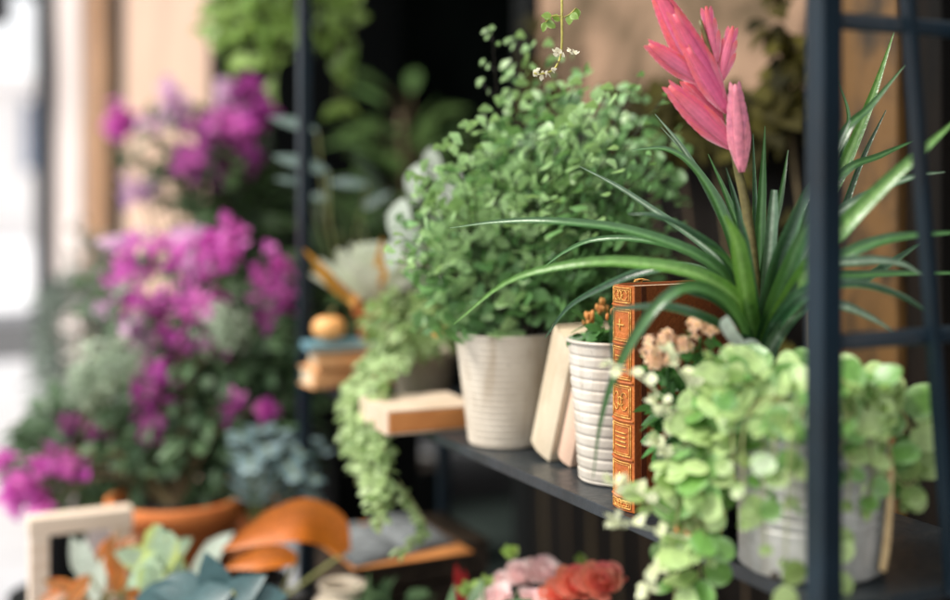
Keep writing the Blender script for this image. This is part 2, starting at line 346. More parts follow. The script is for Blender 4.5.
def leaf(mb, base, D, Nn, L, W, prof=OVAL, bend=0.15, fold=0.15, wave=0.0):
    D = D.normalized(); S = D.cross(Nn)
    if S.length < 1e-5: S = D.cross(V((0.3, 0.5, 0.8)))
    S.normalize(); Nn = S.cross(D).normalized(); ch = U(); rows = []
    for a, h in prof:
        c = base + D * (a * L) - Nn * (bend * L * a * a)
        e = fold * W * h
        wv = wave * L * U(-1, 1)
        rows.append([mb.vert(c - S * (W * h * .5) + Nn * (e * .5 + wv), (0.5 - .5 * h, max(0, a), ch)), mb.vert(c, (0.5, max(0, a), ch)),
                     mb.vert(c + S * (W * h * .5) + Nn * (e * .5 - wv), (0.5 + .5 * h, max(0, a), ch))])
    for i in range(len(rows) - 1):
        for k in (0, 1): mb.face(rows[i][k], rows[i][k + 1], rows[i + 1][k + 1], rows[i + 1][k])
def strap(mb, pts, wid, seg=26, fold=0.35, up=None, thick=0.0):
    """long arching leaf, channelled along its middle"""
    c = cr(pts, seg); wd = crf(wid, seg); ch = U(); rows = []; ps = None
    for i, p in enumerate(c):
        d = (c[min(i + 1, seg)] - c[max(i - 1, 0)]).normalized()
        u = up or (UP * .55 - FWD * .8).normalized()
        s = d.cross(u)
        if s.length < 0.15: s = d.cross(u + RIGHT * .5)
        s.normalize()
        if ps is not None:
            if s.dot(ps) < 0: s = -s
            s = (s * .5 + ps * .5).normalized()
        ps = s; n = s.cross(d).normalized()
        if n.dot(u) < 0: n = -n
        row = []
        for q in (-1, -.5, 0, .5, 1):
            row.append(mb.vert(p + s * (q * wd[i] * .5) + n * (fold * wd[i] * .5 * (abs(q) ** 1.5)), (0.5 + q * .5, i / seg, ch)))
        rows.append(row)
    for i in range(seg):
        for k in range(4): mb.face(rows[i][k], rows[i][k + 1], rows[i + 1][k + 1], rows[i + 1][k])
def blob(mb, c, r, seg=10, sq=(1, 1, 1), lc=None):
    ch = U(); rings = []
    for j in range(1, seg // 2):
        a = math.pi * j / (seg // 2)
        rings.append([mb.vert((c[0] + r * sq[0] * math.sin(a) * math.cos(b), c[1] + r * sq[1] * math.sin(a) * math.sin(b), c[2] + r * sq[2] * math.cos(a)), (.5, .5, ch)) for b in [2 * math.pi * k / seg for k in range(seg)]])
    t = mb.vert((c[0], c[1], c[2] + r * sq[2]), (.5, .5, ch)); b = mb.vert((c[0], c[1], c[2] - r * sq[2]), (.5, .5, ch))
    for k in range(seg):
        mb.face(t, rings[0][k], rings[0][(k + 1) % seg]); mb.face(b, rings[-1][(k + 1) % seg], rings[-1][k])
    for j in range(len(rings) - 1):
        for k in range(seg): mb.face(rings[j][k], rings[j + 1][k], rings[j + 1][(k + 1) % seg], rings[j][(k + 1) % seg])
def bush(mb, c, rad, n, L, W, prof=OVAL, clump=0.35, upb=0.5, holes=4.0, inner=0.35, cut=-0.12, **kw):
    c = V(c); k = 0; tries = 0; sd = V((U(0, 50), U(0, 50), U(0, 50)))
    while k < n and tries < n * 8:
        tries += 1; d = rv(); q = inner + (1 - inner) * U() ** 0.5
        p = c + V((d.x * rad[0], d.y * rad[1], d.z * rad[2])) * q * (1 + .25 * noise.noise(d * 2.3 + sd))
        if noise.noise(p * holes / max(rad) + sd) < cut: continue
        out = (V((d.x, d.y, d.z)) + rv() * 0.6).normalized()
        nn = (out * .6 + UP * upb + rv() * .55).normalized()
        dd = (out + V((0, 0, -.35)) + rv() * .5)
        leaf(mb, p, dd, nn, L * U(.65, 1.2), W * U(.7, 1.15), prof, **kw); k += 1
def soil(parent, c, r, z):
    mb = MB(); rr = lathe(mb, [(r, z), (r * .7, z + .004), (r * .3, z + .007), (0.001, z + .006)], c, 32, 0.002); mb.face(*rr[-1]); return mb.build('soil', 'soil', parent)
def ribbed(rb, rt, h, nrib, depth, lip=0.003, wall=0.003, plain=(0.0, 1.0)):
    prof = [(0.001, 0.0), (rb * .92, 0.0), (rb, 0.004)]
    steps = nrib * 12
    for i in range(steps + 1):
        u = i / steps; z = 0.004 + u * (h - 0.004 - lip * 2); r = rb + (rt - rb) * u
        amp = depth if plain[0] <= u <= plain[1] else 0
        prof.append((r - amp * max(0, math.cos(2 * math.pi * u * nrib)) ** 2.5, z))
    prof += [(rt + lip, h - lip * 1.4), (rt + lip * 1.1, h - lip * .6), (rt + lip * .5, h), (rt - wall, h), (rt - wall * 1.3, h - .01), (rb * .9, h * .5)]
    return prof
def potprof(rb, rt, h, rim=0.012, lip=0.004):
    return [(0.001, 0), (rb * .9, 0), (rb, .004), (rt - .002, h - rim), (rt + lip, h - rim), (rt + lip, h - .002), (rt + lip * .6, h), (rt - .004, h), (rt - .006, h - .02), (rb * .8, h * .4)]

# ================================================================== SETTING
mb = MB(); box(mb, (-600, -600, -.5), (600, 900, 0)); struct(mb.build('ground', 'asphalt_road', smooth=False))
mb = MB(); box(mb, (-2.2, -30, .0), (1.6, 8.6, .12), .0); o = struct(mb.build('pavement', 'paving_slabs', smooth=False)); GZ = .12
mb = MB(); box(mb, (-2.36, -30, 0), (-2.2, 8.6, .125), .01); struct(mb.build('kerb', 'pale_stone', smooth=False))
mb = MB(); box(mb, (-30, 12.5, 0), (30, 60, .1)); struct(mb.build('far_pavement', 'street_paving', smooth=False))

XW = 1.0
front = thing('shop_front', 'tan plastered shop front with a dark open doorway behind the plant rack', 'shop front', (XW, 3, GZ))
def wall(name, mat, y0, y1, z0, z1, x0=XW, x1=XW + .35, bev=.004):
    m = MB(); box(m, (x0, y0, z0), (x1, y1, z1), bev); return m.build(name, mat, front, False)
XR = 1.36            # the recessed part of the front, behind the rack
wall('plaster_wall', 'tan_plaster', 1.47, 2.44, 1.412, 3.2, XR, XR + .3)
wp = wall('wood_panel', 'dark_panel', 1.47, 2.44, GZ, 1.39, XR - .012, XR + .3)
m = MB(); box(m, (XR - .03, 1.472, 1.391), (XR + .1, 2.438, 1.411), .004); m.build('dado_rail', 'dark_panel', front, False)
wall('pilaster', 'mottled_wood', 1.318, 1.466, GZ, 3.2, XR - .035, XR + .2)
wall('window_frame', 'dark_panel', 1.25, 1.315, GZ, 3.2, XR - .02, XR + .2)
m = MB(); box(m, (XR + .02, -2.5, .5), (XR + .03, 1.248, 3.0)); m.build('window_glass', 'black_plastic', front, False)
wall('wall_below_window', 'dark_panel', -2.5, 1.248, GZ, .498, XR, XR + .3)
wall('lintel', 'tan_plaster', -2.5, 8.6, 3.21, 6.5, XW - .01, XR + .4)
# doorway and its dark room
wall('door_frame', 'slate_frame', 2.443, 2.54, GZ, 3.2, XR - .015, XR + .3)
wall('door_frame', 'slate_frame', 3.97, 4.055, GZ, 3.2, XW + .003, XR + .3)  # side wall of the recess; doorway shade painted in as near-black
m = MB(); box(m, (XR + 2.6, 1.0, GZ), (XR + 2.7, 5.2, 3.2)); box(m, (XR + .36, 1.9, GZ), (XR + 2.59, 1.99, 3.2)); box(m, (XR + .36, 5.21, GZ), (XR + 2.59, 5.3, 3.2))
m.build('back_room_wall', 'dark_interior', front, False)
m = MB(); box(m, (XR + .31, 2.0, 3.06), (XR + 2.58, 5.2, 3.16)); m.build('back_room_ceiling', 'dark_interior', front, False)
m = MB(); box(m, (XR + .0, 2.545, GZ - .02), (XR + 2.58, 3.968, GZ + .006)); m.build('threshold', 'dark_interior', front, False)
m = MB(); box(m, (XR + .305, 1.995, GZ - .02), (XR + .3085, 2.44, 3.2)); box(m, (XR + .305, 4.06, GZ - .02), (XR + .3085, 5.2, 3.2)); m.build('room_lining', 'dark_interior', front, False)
# farther down the street
wall('plaster_wall', 'peach_plaster', 4.06, 5.60, GZ, 3.2)
wall('dark_side_doorway', 'slate_frame', 5.603, 5.978, GZ, 3.2, XW + .004)  # flush near-black slab painting the shade of a recessed doorway
wall('wood_surround', 'honey_wood', 5.98, 6.60, GZ, 3.2, XW - .02)
wall('stone_pilaster', 'pale_stone', 6.605, 8.6, GZ, 3.2, XW - .05)
wall('cornice', 'pale_stone', 4.06, 8.6, 3.2, 3.35, XW - .14, XW - .012)
# street post
m = MB(); tube(m, [V((.93, 7.6, GZ)), V((.93, 7.6, 3.6))], .085, 16)
sp = thing('street_post', 'dark iron post standing beside the pale stone pilaster far down the street', 'post', (.93, 7.6, GZ))
m.build('shaft', 'street_iron', sp)
m = MB(); lathe(m, [(.11, 0), (.11, .12), (.105, .16), (.1, .5), (.087, .55)], (.93, 7.6, GZ), 16); m.build('base', 'street_iron', sp)
m = MB(); tube(m, [V((.93, 7.6, 2.35)), V((.78, 7.55, 2.42)), V((.55, 7.5, 2.44))], .03, 8); box(m, (.42, 7.38, 2.2), (.7, 7.62, 2.42), .03); m.build('bracket', 'street_iron', sp)
# far building across the side street
fb = thing('white_building', 'white rendered building with blue windows at the far end of the street', 'building', (0, 30, .1))
m = MB(); box(m, (-14, 30, .1), (9, 36, 3.6)); m.build('wall', 'white_render', fb, False)
m = MB(); box(m, (-14.3, 29.7, 3.6), (9.3, 36.3, 3.9), .05); m.build('roof', 'white_render', fb, False)
for k in range(6):
    x = -12 + k * 3.0
    m = MB(); box(m, (x, 29.93, 1.6), (x + 1.3, 29.99, 3.4), .01); wf = m.build('window', 'white_render', fb, False)
    m = MB(); box(m, (x + .08, 29.90, 1.68), (x + 1.22, 29.925, 3.32)); sub(wf, m.build('pane', 'window_blue', fb, False))

# ================================================================== RACK
Y0, Y1, XB = .7646, 2.10, .965
rack = thing('shelf_rack', 'dark blue metal shelf rack holding the potted plants and books', 'shelf rack', (XF, 1.4, GZ))
def post(x, y):
    m = MB(); box(m, (x - .0105, y - .0105, GZ), (x + .0105, y + .0105, SH - .001 if (x == XB and y == Y1) else 1.80), .002); return m.build('post', 'rack_paint', rack, False)
for x, y in ((XF, Y0), (XF, Y1), (XB, Y0), (XB, Y1)): post(x, y)
def shelf(z):
    m = MB(); box(m, (XF + .0145, Y0 + .0, z - .011), (XB, Y1 - .0, z), .0015); o = m.build('shelf_board', 'shelf_steel', rack, False)
    m = MB(); box(m, (XF + .0108, Y0 + .0, z - .0125), (XF + .0142, Y1 - .0, z + .001), .001); sub(o, m.build('shelf_lip', 'shelf_lip', rack, False))
    return o
shelf(SH); shelf(.50)
for z in (1.126, 1.388, 1.79, .35):
    m = MB(); tube(m, [V((XF + .01, Y0, z)), V((XB - .01, Y0, z))], .0072, 10); m.build('crossbar', 'rack_paint', rack)
m = MB(); bar(m, (.732, Y0 - .010, 1.78), (.823, Y0 - .010, .905), .0115, .008, .001); m.build('diagonal_brace', 'rack_paint', rack, False)
for x in (XF,):
    m = MB(); tube(m, [V((x, Y0 + .01, 1.79)), V((x, Y1 - .01, 1.79))], .008, 10); m.build('top_rail', 'rack_paint', rack)

# ================================================================== WHITE POTS ON THE SHELF
# maidenhair fern
pc = V((.759, 1.458, SH + .0005))
fern = thing('potted_fern', 'large bushy maidenhair fern in a wide cream pot with fine ribs', 'fern', pc)
m = MB(); lathe(m, ribbed(.0485, .0660, .150, 17, .0011, .002), pc, 80); m.build('pot', 'cream_glaze', fern)
soil(fern, pc, .060, .136)
def fan(mb, base, D, Nn, r):
    D = D.normalized(); S = D.cross(Nn); S.normalize(); Nn = S.cross(D); ch = U()
    b = mb.vert(base, (.5, 0, ch)); mid = mb.vert(base + D * r * .62 + Nn * r * .08, (.5, .6, ch)); ring = []
    K = 9; ph = U(0, 2); sp = math.radians(U(72, 104)); D = (D - Nn * D.dot(Nn)).normalized(); S = D.cross(Nn)
    for i in range(K):
        a = -sp + 2 * sp * i / (K - 1); lob = 1 - .13 * (0.5 + .5 * math.cos((i * 2 * math.pi / (K - 1)) * 2.5 + ph)) - .12 * abs(2 * i / (K - 1) - 1)
        ring.append(mb.vert(base + (D * math.cos(a) + S * math.sin(a)) * r * lob - Nn * r * .05 * (a / sp) ** 2, (i / (K - 1), 1, ch)))
    mb.face(b, mid, ring[0]); mb.face(b, ring[-1], mid)
    for i in range(K - 1): mb.face(mid, ring[i + 1], ring[i])
def frond(fm, sm, base, tgt, arch, lsize=.0105, s0=.3, plen=.06, out=None):
    mid = base.lerp(tgt, .55) + UP * arch
    c = cr([base, mid, tgt], 22); L = sum((c[i + 1] - c[i]).length for i in range(22))
    tube(sm, c, crf([.0011, .0008, .0004], 22), 4, False)
    acc = 0; nxt = L * s0; side = 1; fnv = (-FWD * .6 + UP * .6 - RIGHT * .25 + rv() * .5).normalized()
    for i in range(22):
        d = c[i + 1] - c[i]; acc += d.length
        if acc < nxt: continue
        nxt += .0200; side = -side; u = acc / L; T = d.normalized()
        outv = out if out else V((T.x, T.y, 0))
        nn = (UP * .6 + outv * .25 - FWD * .75 - RIGHT * .3 + rv() * .25).normalized()
        S = T.cross(fnv); S = (S if S.length > .1 else T.cross(nn)).normalized() * side; nn = S.cross(T) * side
        pl = plen * (1.08 - .75 * u) * U(.75, 1.2)
        pd = (S * .85 + T * .6 + rv() * .15).normalized(); k = max(1, int(pl / .0165)); q = c[i]; pts = [q]
        for j in range(k + 1):
            q = q + pd * (pl / (k + .5)) - UP * .0016 * j; pts.append(q)
            sg = 1 if j % 2 else -1
            if j == k: ld = pd
            else: ld = (pd * .55 + pd.cross(nn) * sg * .8).normalized()
            fan(fm, q, ld + rv() * .25, (fnv + rv() * .26).normalized(), lsize * U(.7, 1.2) * (1.05 - .25 * u))
        tube(sm, pts, .00035, 3, False)
    fan(fm, c[-1], c[-1] - c[-2], UP, lsize * .8)
fol, stm = MB(), MB()
poly = [(462, 322), (424, 296), (396, 258), (394, 225), (410, 188), (430, 166), (462, 144), (484, 118), (508, 96), (510, 66), (524, 44), (545, 38), (566, 56), (596, 72), (634, 80), (662, 104), (680, 140), (690, 200), (684, 262), (640, 300), (580, 316), (520, 326)]
def inside(x, y):
    r = False; j = len(poly) - 1
    for i in range(len(poly)):
        xi, yi = poly[i]; xj, yj = poly[j]
        if (yi > y) != (yj > y) and x < (xj - xi) * (y - yi) / (yj - yi) + xi: r = not r
        j = i
    return r
n = 0
while n < 112:
    x, y = U(380, 700), U(25, 326)
    if not inside(x, y): continue
    rho = min(1, math.hypot((x - 545) / 160, (y - 190) / 150))
    dep = 1.63 + U(-1, .75) * .15 * math.sqrt(max(0.05, 1 - rho * rho)) + (.04 if x > 620 else 0)
    T = P(x, y, dep)
    if T.x > .965: T.x = .965
    a = U(0, 2 * math.pi); base = pc + V((math.cos(a) * .03, math.sin(a) * .03, .14))
    base += (P(x, 300, 1.63) - P(505, 300, 1.63)) * .12
    fol.cur = 1 if U() < .20 + .85 * max(0, (1.64 - dep) / .15) * max(0.15, min(1, (620 - x) / 200)) * (1.1 if y < 230 else .5) else 0  # front, left and upper fronds mostly get the painted lit tone
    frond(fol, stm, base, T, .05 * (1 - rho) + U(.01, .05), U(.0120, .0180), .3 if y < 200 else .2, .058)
    n += 1
for tx, ty, dd, ls in ((492, 30, 1.60, .009), (520, 38, 1.62, .014), (548, 46, 1.58, .014), (575, 84, 1.52, .014), (606, 90, 1.48, .015), (590, 108, 1.48, .015), (640, 76, 1.5, .010), (664, 96, 1.5, .010), (652, 165, 1.45, .009), (612, 150, 1.45, .012), (486, 112, 1.55, .0145), (466, 128, 1.52, .015), (440, 150, 1.52, .015), (420, 180, 1.52, .014), (400, 235, 1.52, .013), (392, 262, 1.54, .012)):
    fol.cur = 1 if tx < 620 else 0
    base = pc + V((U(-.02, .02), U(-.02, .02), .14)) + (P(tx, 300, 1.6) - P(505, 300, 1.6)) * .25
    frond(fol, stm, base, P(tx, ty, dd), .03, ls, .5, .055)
fol.build('foliage', ['fern_leaf', 'fern_leaf_lit'], fern); stm.build('stems', 'fern_stem', fern)

# second white pot with small budding plant
qc = V((.778, 1.216, SH + .0005))
pl2 = thing('potted_kalanchoe', 'small plant with orange buds in a white ribbed pot behind the brown book', 'potted plant', qc)
m = MB(); lathe(m, ribbed(.0415, .0540, .166, 12, .0013, .0022), qc, 80); m.build('pot', 'white_tin', pl2)
soil(pl2, qc, .0495, .152)
m = MB(); bush(m, qc + V((0, 0, .172)), (.042, .042, .022), 90, .022, .015, ROUND, inner=.1); m.build('foliage', 'kalanchoe_leaf', pl2)
for k in range(7):
    m = MB(); a = U(0, 6.28); b = qc + V((math.cos(a) * .03, math.sin(a) * .03, .185 + U(0, .018)))
    for j in range(5): blob(m, b + rv() * .006, .0035, 6, (.8, .8, 1.4))
    m.build('bud_cluster', 'orange_bud', pl2)

# ================================================================== BOOKS
def book(name, label, origin, size, cover, pages='pages', rotx=0.0, rotz=0.0, spine_mat=None, lying=False, group=None):
    """upright book: spine faces -X, thickness along Y (size = depth x, thickness y, height z)"""
    t = thing(name, label, 'book', origin, group); dx, dy, dz = size
    t.rotation_euler = (rotx, 0, rotz)
    def part(nm, mat, fn, par=None):
        m = MB(); fn(m); o = m.build(nm, mat, None, False); o.parent = par or t; return o
    b = .0025 if dy > .02 else .0015
    part('cover_board', cover, lambda m: box(m, (.004, 0, 0), (dx, b, dz), .0008))
    part('cover_board', cover, lambda m: box(m, (.004, dy - b, 0), (dx, dy, dz), .0008))
    part('page_block', pages, lambda m: box(m, (.004, b + .0004, .003), (dx - .004, dy - b - .0004, dz - .003)))
    def spine(m):
        pr = [(0.0036 - .0042 * math.sin(math.pi * i / 8), dy * i / 8) for i in range(9)]
        lo = [m.vert((x, y, 0)) for x, y in pr]; hi = [m.vert((x, y, dz)) for x, y in pr]
        lo2 = [m.vert((x + .002, y, 0)) for x, y in pr]; hi2 = [m.vert((x + .002, y, dz)) for x, y in pr]
        for i in range(8):
            m.face(lo[i + 1], lo[i], hi[i], hi[i + 1]); m.face(hi[i], hi2[i], hi2[i + 1], hi[i + 1]); m.face(lo[i], lo[i + 1], lo2[i + 1], lo2[i])
            m.face(lo2[i], lo2[i + 1], hi2[i + 1], hi2[i])
    s = part('spine', spine_mat or cover, spine)
    return t, s, part
# the brown leather book with gilt spine
bt, bs, part = book('leather_book', 'tall brown leather book with gilt orange spine standing upright', V((.711, 1.077, SH + .0008)), (.155, .042, .2385), 'brown_leather', spine_mat='tan_leather')
DY = .042
def rib(m, z): 
    pts = [V((0.0030 - .0046 * math.sin(math.pi * i / 8), .0012 + (DY - .0024) * i / 8, z)) for i in range(9)]; tube(m, pts, .0014, 6)
def sx(y): return .0036 - .0042 * math.sin(math.pi * y / DY) - .0006
for k in range(6):
    m = MB(); rib(m, .014 + k * .0405); o = m.build('raised_band', 'tan_leather', None); o.parent = bs
gm = MB()
def gline(a, b, r=.00055, n=6):
    tube(gm, [V((sx(a[0] + (b[0] - a[0]) * i / n), a[0] + (b[0] - a[0]) * i / n, a[1] + (b[1] - a[1]) * i / n)) for i in range(n + 1)], r, 5)
for k in range(-1, 6):
    z0 = max(.003, .014 + k * .0405 + .0035); z1 = min(.2355, .014 + (k + 1) * .0405 - .0035)
    if z1 - z0 < .006:
        gline((.004, (z0 + z1) / 2), (.038, (z0 + z1) / 2), .001); continue
    for ins in (0, .0022):
        y0, y1 = .0045 + ins, .0375 - ins
        for a, b in (((y0, z0 + ins), (y1, z0 + ins)), ((y1, z0 + ins), (y1, z1 - ins)), ((y1, z1 - ins), (y0, z1 - ins)), ((y0, z1 - ins), (y0, z0 + ins))): gline(a, b, .0007 if ins == 0 else .0004)
    zc = (z0 + z1) / 2
    if k in (1, 3, 0, 4):
        if k in (0, 4):
            gline((.014, zc), (.028, zc), .0009); gline((.021, zc - .006), (.021, zc + .006), .0009, 1); continue
        for j in range(4): gline((.011, zc + .007 - j * .0046), (.031, zc + .007 - j * .0046), .0008)
    else:
        H = (z1 - z0) / 2 - .005; prev = None
        for s in (-1, 1):
            for tt in (-1, 1):
                prev = None
                for i in range(15):
                    a = i / 14 * 4.6; r = .0025 + .0042 * (1 - i / 14)
                    q = (.021 + s * (.0062 + r * math.cos(a) * .8), zc + tt * (H * .42 + r * math.sin(a) * .8))
                    if prev: gline(prev, q, .0006, 1)
                    prev = q
        for i in range(12):
            a0, a1 = i / 12 * 6.283, (i + 1) / 12 * 6.283
            gline((.021 + .003 * math.cos(a0), zc + .0045 * math.sin(a0)), (.021 + .003 * math.cos(a1), zc + .0045 * math.sin(a1)), .0008, 1)
o = gm.build('gilt_tooling', 'gilt', None); o.parent = bs
for x in (.012,):
    m = MB(); box(m, (x, -.0007, .001), (x + .006, .0001, .2375), .0003); o = m.build('hinge_groove', 'hinge_leather', None, False); o.parent = bt
m = MB(); leaf(m, V((.722, 1.088, SH + .243)), V((1, .3, .1)), UP, .026, .012, LANCE, .1, .3, .06); leaf(m, V((.728, 1.085, SH + .242)), V((.2, .8, .2)), UP, .016, .009, OVAL, .1, .4, .06)
tag(m.build('dried_leaf', 'dry_leaf'), 'small curled yellow dried leaf lying on top of the brown leather book', 'dried leaf')
# cream books leaning between the two white pots
LEAN = math.radians(21)
book('cream_book', 'plain cream book leaning between the two white pots', V((.752, 1.330, SH + .001)), (.12, .050, .165), 'cream_cloth', rotx=LEAN)
book('blush_book', 'short blush pink book leaning low beneath the cream book', V((.760, 1.292, SH + .001)), (.11, .032, .095), 'blush_cloth', rotx=LEAN)
# lying books
def lying(name, label, c, L, D, H, cover, pages, rz, group=None, near=False):
    t = thing(name, label, 'book', c, group); t.rotation_euler = (0, 0, rz)
    def part(nm, mat, lo, hi, bev=.001):
        m = MB(); box(m, lo, hi, bev); o = m.build(nm, mat, None, False); o.parent = t
    part('cover_board', cover, (0, 0, 0), (L, D, .003)); part('cover_board', cover, (0, 0, H - .003), (L, D, H))
    part('page_block', pages, (.004, .004, .0034), (L - .004, D - .003, H - .0034))
    if near: part('spine', cover, (-.004, -.012, .001), (L + .002, .006, H - .001), .0085)
    else: part('spine', cover, (-.003, .0, .0), (.0005, D, H), .0008)
    return t
t = lying('pale_topped_book', 'thick pale covered book with orange brown edges jutting over the shelf edge', V((.637, 1.566, SH + .0008)), .135, .125, .034, 'white_cloth', 'rust_cloth', math.radians(-3))
m = MB(); box(m, (-.0005, -.002, .004), (.134, .0035, .030), .001); o = m.build('fore_edge', 'rust_cloth', None, False); o.parent = t
lying('rust_book', 'lower of the two orange books lying stacked beside the far rack post', V((.668, 1.985, SH + .0008)), .19, .07, .033, 'peach_cloth', 'pages', math.radians(2), near=True)
lying('peach_book', 'upper of the two orange books lying stacked beside the far rack post', V((.672, 1.975, SH + .0348)), .18, .075, .031, 'peach_cloth', 'pages', math.radians(-4), near=True)
lying('teal_book', 'thin blue grey booklet sticking out over the stacked orange books', V((.655, 1.962, SH + .0668)), .17, .08, .012, 'teal_cloth', 'pages', math.radians(-9))

# ================================================================== GOURDS AND SUCCULENT ON THE BOOK STACK
def gourd(c, r, label, sq=.82):
    t = thing('mini_pumpkin', label, 'pumpkin', c, 'small orange pumpkins on the far end of the shelf')
    m = MB(); rings = []; S = 40
    for j in range(1, 14):
        a = math.pi * j / 14
        rings.append([m.vert((c[0] + r * math.sin(a) * (1 + .07 * abs(math.cos(b * 4.5)) - .05) * math.cos(b), c[1] + r * math.sin(a) * (1 + .07 * abs(math.cos(b * 4.5)) - .05) * math.sin(b), c[2] + r * sq + r * sq * math.cos(a) * (1 - .25 * math.exp(-4 * math.sin(a) ** 2)))) for b in [2 * math.pi * k / S for k in range(S)]])
    for j in range(12):
        for k in range(S): m.face(rings[j][k], rings[j + 1][k], rings[j + 1][(k + 1) % S], rings[j][(k + 1) % S])
    m.face(*rings[0]); m.face(*rings[-1][::-1]); m.build('rind', 'gourd_skin', t)
    m = MB(); tube(m, cr([c + V((0, 0, r * sq * 1.6)), c + V((.002, 0, r * sq * 2.1)), c + V((.008, -.004, r * sq * 2.4))], 6), crf([.005, .003, .0035], 6), 7); m.build('stalk', 'gourd_stem', t)
gourd(V((.700, 1.995, SH + .0795)), .029, 'small orange pumpkin on the blue grey booklet nearest the far post')
gourd(V((.775, 1.925, SH + .0008)), .034, 'peach orange pumpkin beside the stacked books among trailing leaves', 1.25)
sc_ = V((.785, 2.002, SH + .0795))
suc = thing('potted_succulent', 'pale rosette succulent with orange lower leaves in a small terracotta pot', 'succulent', sc_)
m = MB(); lathe(m, potprof(.026, .034, .055, .012, .003), sc_, 40); m.build('pot', 'terracotta', suc); soil(suc, sc_, .031, .045)
m = MB()
for k in range(30):
    a = k * 2.4; q = k / 30; el = .15 + 1.15 * q
    leaf(m, sc_ + V((0, 0, .052)), V((math.cos(a) * math.cos(el), math.sin(a) * math.cos(el), math.sin(el) + .1)), UP + V((-math.cos(a), -math.sin(a), 0)) * .5, .135 - .02 * q, .062, PETAL, -.15, .35)
m.build('rosette', 'succulent_leaf', suc)
for px, py, L in ((304, 250, 1), (388, 258, 1), (312, 268, 1), (382, 238, 1)):
    m = MB(); tip = P(px, py, 2.02); b = sc_ + V((0, 0, .05)); strap(m, [b, b.lerp(tip, .5) + UP * -.012, tip], [.010, .018, .018, .004], 14, .3); m.build('orange_leaf', 'rusty_leaf', suc)

# ================================================================== TRAILING PLANT OVER THE EDGE
tc_ = V((.790, 1.800, SH + .0005))
tr = thing('trailing_plant', 'pale green trailing plant spilling over the shelf edge beside the pale topped book', 'trailing plant', tc_)
m = MB(); lathe(m, potprof(.040, .052, .085), tc_, 40); m.build('pot', 'ceramic_cream', tr); soil(tr, tc_, .047, .072)
lm, smm = MB(), MB()
bush(lm, tc_ + V((-.015, -.02, .125)), (.085, .085, .055), 330, .026, .018, OVAL, inner=.2, upb=.7)
def beads(pts, n, size, lmb, smb, wid=.012, prof=OVAL):
    c = cr(pts, 30); tube(smb, c, .0011, 4, False)
    for i in range(n):
        u = .06 + .94 * i / n; p = c[min(30, int(u * 30))]; d = rv(); d.z *= .4
        leaf(lmb, p + d * .002, d + V((-.25, -.25, -.35)), UP * .6 + V((-.5, -.4, 0)) + rv() * .4, size * U(.7, 1.2), size * U(.55, .85), prof, .1, .2)
for (x, y0, y1, d) in ((360, 330, 484, 1.85), (366, 330, 462, 1.86), (378, 350, 440, 1.84), (386, 330, 500, 1.80), (394, 340, 520, 1.79), (404, 350, 530, 1.78), (412, 350, 510, 1.77), (422, 360, 490, 1.76), (364, 330, 450, 1.88), (398, 330, 470, 1.82), (428, 350, 455, 1.78), (374, 340, 420, 1.85)):
    top = tc_ + V((U(-.03, 0), U(-.03, .03), .09))
    edge = P(x + 5, 385, d + .03); edge.x = min(edge.x, .655); edge.z = SH + .03
    a = P(x + U(-4, 4), (y0 + y1) / 2 + 40, d - .02); b = P(x + U(-8, 8), y1, d - .02)
    a.x = min(a.x, .645); b.x = min(b.x, .645)
    beads([top, top.lerp(edge, .6) + UP * .03, edge, a, b], 46, .021, lm, smm)
beads([P(398, 480, 1.77), P(415, 505, 1.76), P(426, 527, 1.75), P(414, 540, 1.75), P(396, 552, 1.74)], 22, .019, lm, smm)
lm.build('foliage', 'pearl_leaf', tr); smm.build('stems', 'jenny_stem', tr)
for px, py in ((443, 322), (452, 312), (436, 330), (352, 300)):
    m = MB(); c0 = P(px, py, 1.74 if px > 400 else 1.9)
    for k in range(7):
        a = k * .9; leaf(m, c0, V((math.cos(a), -.5, math.sin(a))), V((-.3, -1, .3)), .012, .009, PETAL, -.1, .2)
    m.build('orange_flower', 'orange_bud', tr)
# pale leaved plant behind the fern
pp = V((.90, 1.93, SH + .0005))
pal = thing('pale_leaved_plant', 'plant with large rounded whitish leaves half hidden behind the fern', 'potted plant', pp)
m = MB(); lathe(m, potprof(.038, .048, .09), pp, 32); m.build('pot', 'black_plastic', pal); soil(pal, pp, .043, .078)
m, m2 = MB(), MB()
for px, py, d, L in ((418, 178, 1.92, .055), (404, 215, 1.90, .065), (398, 250, 1.92, .05), (430, 160, 1.95, .05), (440, 200, 1.9, .06), (412, 235, 1.86, .05), (455, 180, 1.95, .05)):
    c0 = P(px, py, d); b = pp + V((U(-.015, .015), U(-.015, .015), .078)); tube(m2, cr([b, b.lerp(c0, .6) + UP * .05, c0], 10), .0016, 5)
    leaf(m, c0 + UP * L * .4, V((-.25 + U(-.3, .3), -.2, -1)), -FWD + RIGHT * -.5 + UP * .6, L * 1.15, L * .7, OVAL, .3, .25)
m.build('foliage', 'pale_leaf', pal); m2.build('stems', 'jenny_stem', pal)

